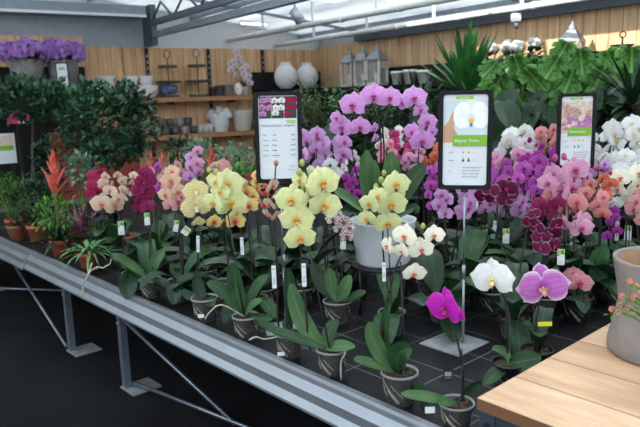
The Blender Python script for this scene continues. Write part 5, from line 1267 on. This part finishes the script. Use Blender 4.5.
for i, px in enumerate((198.5, 204, 209)):
    b = sp(px, z2, .22+.012*i); k = pxm(b); root = thing('glass_tumbler', ('clear glass tumbler beside the last dark cup', 'clear glass tumbler between two others', 'clear glass tumbler next to the white flower pot')[i], 'glass', b, 0, 'clear tumblers on the lower shelf')
    MB().lathe([(0, .0005), (2.2*k, .0005), (2.6*k, 8.4*k), (2.45*k, 8.4*k), (2.1*k, .8*k), (0, .7*k)], 18).build('tumbler', 'clear_glass', root)
    MB().tube([(0, 0, .8*k+.001), (0, 0, 3*k)], 1.6*k, 12).build('candle', 'white_ceramic', root)
root, b, r, h = vessel('flower_pot', 'white tapered pot with a white bunch of flowers on the lower shelf', 'pot', 218.5, z2, .18, 22, 17, 'white_ceramic', POTP)
k = pxm(b); rt = thing('white_bouquet', 'bunch of white round blossoms standing in the white pot', 'bouquet', b+Vector((0, 0, h*.56)))
for (x, z) in ((-7, 9), (0, 12), (7, 10), (-3, 6.5), (4, 7), (9.5, 6.5), (-9, 6)):
    mb = MB(); puff(mb, (x*k, qf.uniform(-.06, .04), z*k), 4.0*k, x); mb.build('blossom', 'p_puff', rt)
MB().tube([(0, 0, .001), (0, 0, 9*k)], .02, 8).build('stem', 'stem_green', rt)
vessel('flower_pot', 'empty white tapered pot beside the one with white blossoms', 'pot', 241, z2, .18, 23, 20, 'cream_ceramic', POTP)
vessel('flower_pot', 'small white pot at the end of the lower shelf by the price board', 'pot', 257, z2, .24, 8, 9, 'white_ceramic', POTP)
# dark bottle on lowest shelf
b = sp(234, z3, .2); k = pxm(b); root = thing('bottle', 'dark bottle standing on the lowest shaded shelf', 'bottle', b)
MB().lathe([(0, .0005), (3*k, .0005), (3.1*k, 8*k), (1.3*k, 11*k), (1.2*k, 14*k), (0, 14*k)], 16).build('body', 'black_plastic', root); MB().lathe([(0, 15*k), (1.5*k, 15*k), (1.5*k, 13.4*k)], 12).build('cap', 'zinc', root)
# side table with black box and ribbed jars by the corner
p = LW(278, 90, .3); pl = rl(p)
st_ = thing('corner_shelf', 'black open shelf unit in the wall corner under the ribbed white jars', 'shelf', KC, ROT_ROOM)
xa = rl(LW(262, 88, .35)).x
yj = -.45
zj = LW(287, 89, .3).z
MB().bx(xa, -.06, -.62, -.06, zj-.03, zj).build('shelf_board', 'rail', st_)
MB().bx(xa, -.06, -.10, -.06, zj, zj+.24).build('back_panel', 'black_gap', st_)
for x in (xa+.02, -.08):
    MB().bx(x-.02, x+.02, -.60, -.07, 0, zj-.03).build('side_panel', 'rail', st_)
MB().bx(xa+.04, -.10, -.60, -.07, .5, .53).build('shelf_board', 'rail', st_)
def jar(px, t, w, h, lab):
    d = onpl(px, 80, KC-RB*t, RB); b = Vector((d.x, d.y, zj+.0008)); k = pxm(b); root = thing('ribbed_jar', lab, 'vase', b, 0, 'ribbed jars in the wall corner')
    n = 22; H_ = h*k; R_ = w*k/2; prof = [(0, .0005)]
    for i in range(n+1):
        s = i/n; r = R_*(.5+.5*math.sin(math.pi*(.10+.80*s))) if False else R_*math.sqrt(max(0.2, 1-(2*s-1)**2*.86)); prof.append((r*(1+.012*(i % 2)), .0005+H_*.9*s))
    prof += [(R_*.42, H_*.92), (R_*.45, H_), (R_*.36, H_), (R_*.33, H_*.9)]
    MB().lathe(prof, 30).build('body', 'ribbed_white', root); MB().lathe([(0, H_*.86), (R_*.34, H_*.9)], 16).build('opening', 'black_gap', root)
jar(286, .36, 23, 26, 'round ribbed white jar standing nearer to the slotted rail')
jar(307, .34, 22, 25, 'round ribbed white jar standing deeper in the wall corner')
# red crate / counter, white notice board, beige pots behind the shrubs
p = LW(97, 165, .75); pl = rl(p); x0, x1 = rl(LW(57, 150, .75)).x, rl(LW(139, 150, .75)).x; zt = LW(97, 134, .75).z
cb = thing('red_counter', 'brick red painted wooden counter behind the ficus trees', 'counter', KC, ROT_ROOM)
MB().bx(x0, x1, -.75, -.45, .06, zt).build('cabinet', 'red_box', cb); MB().bx(x0-.02, x1+.02, -.77, -.44, zt, zt+.03).build('counter_top', 'red_box', cb); MB().bx(x0+.02, x1-.02, -.72, -.46, 0, .06).build('plinth', 'black_gap', cb)
def notice(px0, px1, py0, py1, lab, t=.9):
    a, c = LW(px0, py1, t), LW(px1, py0, t); la, lc = rl(a), rl(c)
    root = thing('notice_board', lab, 'sign', KC, ROT_ROOM)
    MB().bx(la.x, lc.x, -t, -t+.012, la.z, lc.z).build('panel', 'label_white', root)
    H_ = lc.z-la.z; MB().bx(la.x+.02, lc.x-.02, -t-.002, -t-.0005, la.z+H_*.44, la.z+H_*.6).build('green_band', 'lime_dark', root)
    MB().bx(la.x+.02, lc.x-.02, -t-.002, -t-.0005, la.z+H_*.6, la.z+H_*.93).build('photo', 'photo_cream', root)
    for x in (la.x+.04, lc.x-.04): MB().bx(x-.012, x+.012, -t+.013, -t+.03, 0, la.z+H_*.5).build('post', 'rail', root)
notice(-12, 14, 133, 165, 'white notice board with a green band at the bench end')
def pinkbox():
    a, c = LW(8, 124, 1.0), LW(33, 111, 1.0); la, lc = rl(a), rl(c); root = thing('display_card', 'pink and white display card behind the flat topped ficus', 'sign', KC, ROT_ROOM)
    MB().bx(la.x, lc.x, -1.0, -.985, la.z, lc.z).build('card', 'photo_red', root); MB().bx(la.x+.1, lc.x, -1.003, -1.0005, la.z-.0, la.z+(lc.z-la.z)*.3).build('white_band', 'label_white', root)
    MB().bx(la.x+.08, la.x+.11, -.984, -.96, 0, lc.z).build('post', 'rail', root)
pinkbox()
# bellflower pots on a stand
pz = LW(60, 93, .62).z
stn = thing('display_stand', 'dark display stand carrying the two concrete tubs of bellflowers', 'stand', KC, ROT_ROOM)
xs0, xs1 = rl(LW(-30, 90, .62)).x, rl(LW(84, 90, .62)).x
MB().bx(xs0, xs1, -.85, -.25, pz-.04, pz).build('tabletop', 'rail', stn)
for x in (xs0+.04, xs1-.04):
    for y in (-.82, -.28): MB().bx(x-.02, x+.02, y-.02, y+.02, 0, pz-.04).build('leg', 'rail', stn)
def tub(px, w, lab, lab2, seed, tagd=None):
    q = random.Random(seed); d = onpl(px, 80, KC-RB*.58, RB); b = Vector((d.x, d.y, pz+.0008)); k = pxm(b); R_ = w*k/2; H_ = P(px, 60, b.y).z-pz
    root = thing('concrete_tub', lab, 'planter', b, 0, 'concrete tubs on the display stand')
    MB().lathe([(0, .0005), (R_*.80, .0005), (R_*.98, H_*.97), (R_*1.0, H_), (R_*.9, H_), (R_*.86, H_*.9)], 32).build('body', 'concrete', root)
    MB().lathe([(0, H_*.93), (R_*.9, H_*.92)], 20).build('soil', 'soil', root)
    if tagd: 
        m_ = MB(); a = (tagd[0]-px)*k
        f = Vector((0, -1, 0)); slab(m_, rrect(12*k, 24*k, .02), -R_*1.02-.008, -R_*1.02); o = m_.build('price_tag', 'sign_black', root, Matrix.Translation((a, 0, H_*.52)))
        m_ = MB(); slab(m_, rrect(10*k, 22*k, .015), -R_*1.02-.011, -R_*1.02-.0085); m_.bx(-3*k, 3*k, -R_*1.02-.0125, -R_*1.02-.0115, 5*k, 7.5*k, 1); m_.build('paper', ['label_white', 'lime'], o)
    pt = thing('bellflower', lab2, 'plant', b+Vector((0, 0, H_*.935)), 0, 'purple bellflowers in concrete tubs')
    mb = MB(); leafy(mb, (0, 0, 4*k), (R_*1.05, R_*1.05, 5*k), 500, .06, q, .3); mb.build('foliage', 'ficus_leaf', pt)
    mb = MB().tube([(0, 0, 0), (0, 0, 6*k)], R_*.3, 8); mb.build('stem', 'stem_green', pt)
    mb = MB()
    for i in range(520):
        a, rr_ = q.uniform(0, 6.283), R_*1.4*math.sqrt(q.random()); z = (13+6*q.random()-8*(rr_/R_/1.4)**2+2.5*math.sin(a*4+seed)+q.uniform(-4, 3))*k; flower_ball(mb, (rr_*math.cos(a), rr_*math.sin(a), z), .008, 3, q, .024)
    o = mb.build('blossom', 'p_campanula', pt); o['kind'] = 'stuff'
tub(28, 33.5, 'plain concrete tub farther from the wooden wall shelf', 'purple bellflower mound in the plain concrete tub', 11)
tub(64.5, 30.5, 'concrete tub with a small white tag on its front', 'purple bellflower mound in the tub with a white tag', 12, (69, 0))

# ------------------------------------------------------------------ goods on a sideboard along the right wall
sbz = RW(410, 84, .35).z
sb_ = thing('sideboard', 'long low dark sideboard along the plank wall holding lanterns and white pots', 'sideboard', KC, ROT_ROOM)
ya, yc = -.9, -7.2
MB().bx(-.42, -.05, yc, ya, sbz-.04, sbz).build('top', 'rail', sb_)
for y in (ya-.03, ya-2.1, ya-4.2, yc+.03): MB().bx(-.41, -.06, y-.02, y+.02, 0, sbz-.04).build('side_panel', 'rail', sb_)
MB().bx(-.08, -.055, yc+.05, ya-.05, .05, sbz-.04).build('back_panel', 'black_gap', sb_)
def rsp(px, s, z): d = onpl(px, 70, KC-RA*s, RA); return Vector((d.x, d.y, z+.0008))
def lantern(px, s, w, top_py, lab, base_z=None):
    b = rsp(px, s, sbz if base_z is None else base_z); k = pxm(b); R_ = w*k/2; H_ = P(px, top_py, b.y).z-b.z
    root = thing('lantern', lab, 'lantern', b, ROT_ROOM+.3, 'lanterns along the plank wall')
    hb = H_*.62
    MB().bx(-R_, R_, -R_, R_, 0, .03).build('base', 'lantern_wood', root)
    for x in (-1, 1):
        for y in (-1, 1): MB().bx(x*R_*.9-.014, x*R_*.9+.014, y*R_*.9-.014, y*R_*.9+.014, .03, hb).build('post', 'lantern_wood', root)
    for a in ((-1, 0), (1, 0), (0, -1), (0, 1)):
        if a[0]: MB().bx(a[0]*R_*.88-.002, a[0]*R_*.88+.002, -R_*.78, R_*.78, .031, hb-.002).build('pane', 'thin_pane', root)
        else: MB().bx(-R_*.78, R_*.78, a[1]*R_*.88-.002, a[1]*R_*.88+.002, .031, hb-.002).build('pane', 'thin_pane', root)
    MB().bx(-R_*1.08, R_*1.08, -R_*1.08, R_*1.08, hb, hb+.02).build('eave', 'zinc', root)
    mb = MB(); q2 = R_*1.05; q3 = R_*.42; z2_ = hb+.02; z3_ = H_*.84
    mb.add([(-q2, -q2, z2_), (q2, -q2, z2_), (q2, q2, z2_), (-q2, q2, z2_), (-q3, -q3, z3_), (q3, -q3, z3_), (q3, q3, z3_), (-q3, q3, z3_)], [(0, 1, 5, 4), (1, 2, 6, 5), (2, 3, 7, 6), (3, 0, 4, 7), (4, 5, 6, 7)], 0, smooth=False)
    mb.lathe([(q3, z3_), (q3*1.1, z3_+.01), (q3*.8, H_*.92), (.012, H_*.955), (.012, H_), (0, H_)], 14); mb.build('roof', 'zinc', root)
    MB().tube([(0, 0, .031), (0, 0, .16)], .035, 14).build('candle', 'cream_ceramic', root)
lantern(350, .22, 13.5, 49, 'zinc roofed white lantern standing closest to the wall corner')
lantern(363.5, .25, 13.5, 46.5, 'zinc roofed white lantern in the middle of the three')
lantern(377, .30, 16, 45, 'zinc roofed white lantern beside the row of white pots')
lantern(571, .30, 19, 21, 'zinc roofed lantern above the monstera leaves')
for i, (px, w, h) in enumerate(((397, 13, 13), (410, 14, 14), (424, 15, 13))):
    b = rsp(px, .3, sbz); k = pxm(b); root = thing('flower_pot', ('white pot beside the lanterns on the sideboard', 'white pot in the middle of the sideboard trio', 'white pot nearest the yucca on the sideboard')[i], 'pot', b, 0, 'white pots on the sideboard')
    r, h_ = w*k/2, h*k
    MB().lathe([(0, .0005), (r*.68, .0005), (r*.95, h_*.82), (r*1.02, h_*.82), (r*1.02, h_), (r*.92, h_), (r*.86, h_*.7)], 24).build('body', 'white_ceramic', root); MB().lathe([(0, h_*.68), (r*.87, h_*.7)], 16).build('inside', 'white_ceramic', root)
for i, (px, py, w) in enumerate(((513, 47, 24), (534, 43, 14), (491, 48, 15))):
    b = rsp(px, .3, sbz); k = pxm(b); H_ = P(px, py, b.y).z-b.z
    root = thing('hydrangea', ('big white hydrangea in a white pot above the monstera', 'small white hydrangea beside the lantern', 'white hydrangea half hidden by the yucca')[i], 'plant', b, 0, 'white hydrangeas along the plank wall')
    MB().lathe([(0, .0005), (w*k*.28, .0005), (w*k*.36, H_*.55), (w*k*.3, H_*.55), (0, H_*.5)], 20).build('pot', 'white_ceramic', root)
    mb = MB(); leafy(mb, (0, 0, H_*.7), (w*k*.42, w*k*.42, H_*.2), 90, .08, qf, .3); mb.build('foliage', 'dark_leaf', root)
    for j in range(7):
        a = j*.9; mb = MB(); c_ = (w*k*.3*math.cos(a), w*k*.3*math.sin(a), H_+.02*math.sin(j*2)); puff(mb, c_, w*k*.22, j+px); mb.build('blossom', 'p_puff', root)
# black hanger with a bird bath shape
b = rsp(621, .3, sbz); k = pxm(b); root = thing('plant_hanger', 'black dish with ring handle beside the lantern on the sideboard', 'dish', b)
H_ = P(621, 46, b.y).z-b.z
MB().tube([(0, 0, .003), (0, 0, H_+8*k)], .008, 6).build('rod', 'black_iron', root); MB().lathe([(0, H_-.03), (11*k, H_), (11.6*k, H_+.01), (0, H_)], 24).build('dish', 'black_iron', root)
MB().lathe([(0, .0), (.08, .0), (.08, .01), (0, .012)], 16).build('foot', 'black_iron', root)
MB().tube([(3*k*math.cos(a*.35), 0, H_+11*k+3*k*math.sin(a*.35)) for a in range(19)], .006, 6).build('ring_handle', 'black_iron', root)

# ------------------------------------------------------------------ on the wooden table
kp = bl(G(668, 352, TZ)); b = B(kp.x, kp.y, TZ+.0008); k = pxm(b)
root = thing('clay_planter', 'tall waisted grey clay planter standing on the plank table', 'planter', b)
zt = P(640, 268, b.y-.1).z-b.z; Rb = 57*k
MB().lathe([(0, .0005), (Rb*.97, .0005), (Rb*1.0, .012), (Rb*.99, zt*.12), (Rb*.88, zt*.42), (Rb*.84, zt*.53), (Rb*.87, zt*.68), (Rb*.96, zt*.97), (Rb*.965, zt), (Rb*.9, zt), (Rb*.89, zt*.97)], 48).build('body', 'planter_clay', root)
MB().lathe([(Rb*.89, zt*.97), (Rb*.80, zt*.7), (Rb*.74, zt*.5), (0, zt*.5)], 40).build('inside', 'planter_inner', root)
kp = bl(G(668, 400, TZ)); b = B(kp.x, kp.y, TZ+.0008)
root = thing('pink_succulent', 'small succulent with pink blossoms before the clay planter', 'plant', b)
plain_pot(root, .05, .085, 'terracotta')
q = random.Random(31); mb = MB(); sf = MB()
for x, y in ((612, 309), (620, 304), (627, 308), (632, 299), (636, 286), (634, 296), (622, 296), (630, 281), (641, 292), (639, 304), (634, 312), (646, 300), (618, 312)):
    p = P(x, y, b.y+q.uniform(-.04, .03))-b; mb.tube(spline([(0, 0, .075), (p.x*.5, p.y*.5, .075+(p.z-.075)*.75), p], 4), .0018, 5)
    flower_ball(sf, p, .003, 4, q, .007); leafy(mb, p-Vector((0, 0, .012)), (.014, .014, .012), 7, .016, q, .2)
mb.build('foliage', 'fern_leaf', root); petal_mat('p_kalan', '#e89a8a', '#e08090', '#e694a0'); sf.build('blossom', 'p_kalan', root)
# ------------------------------------------------------------------ loose bits at the bench rim
p0, p1 = G(26, 262, .62), G(48, 262, .62)
rt = thing('trailing_root', 'pale forked air root hanging over the aluminium bench rim', 'root', P(93, 260, 3.75))
o0 = P(93, 260, 3.75)
mb = MB()
for pts in (((92, 263), (88, 275), (83, 285), (83, 299)), ((98, 268), (92, 270), (88, 275)), ((106, 266), (103, 268), (97, 267), (91, 271)), ((111, 259), (110, 264), (106, 266))):
    mb.tube(spline([P(x, y, (3.60 if y > 272 else 3.68))-o0 for x, y in pts], 4), .0042, 5)
mb.build('root', 'root', rt)
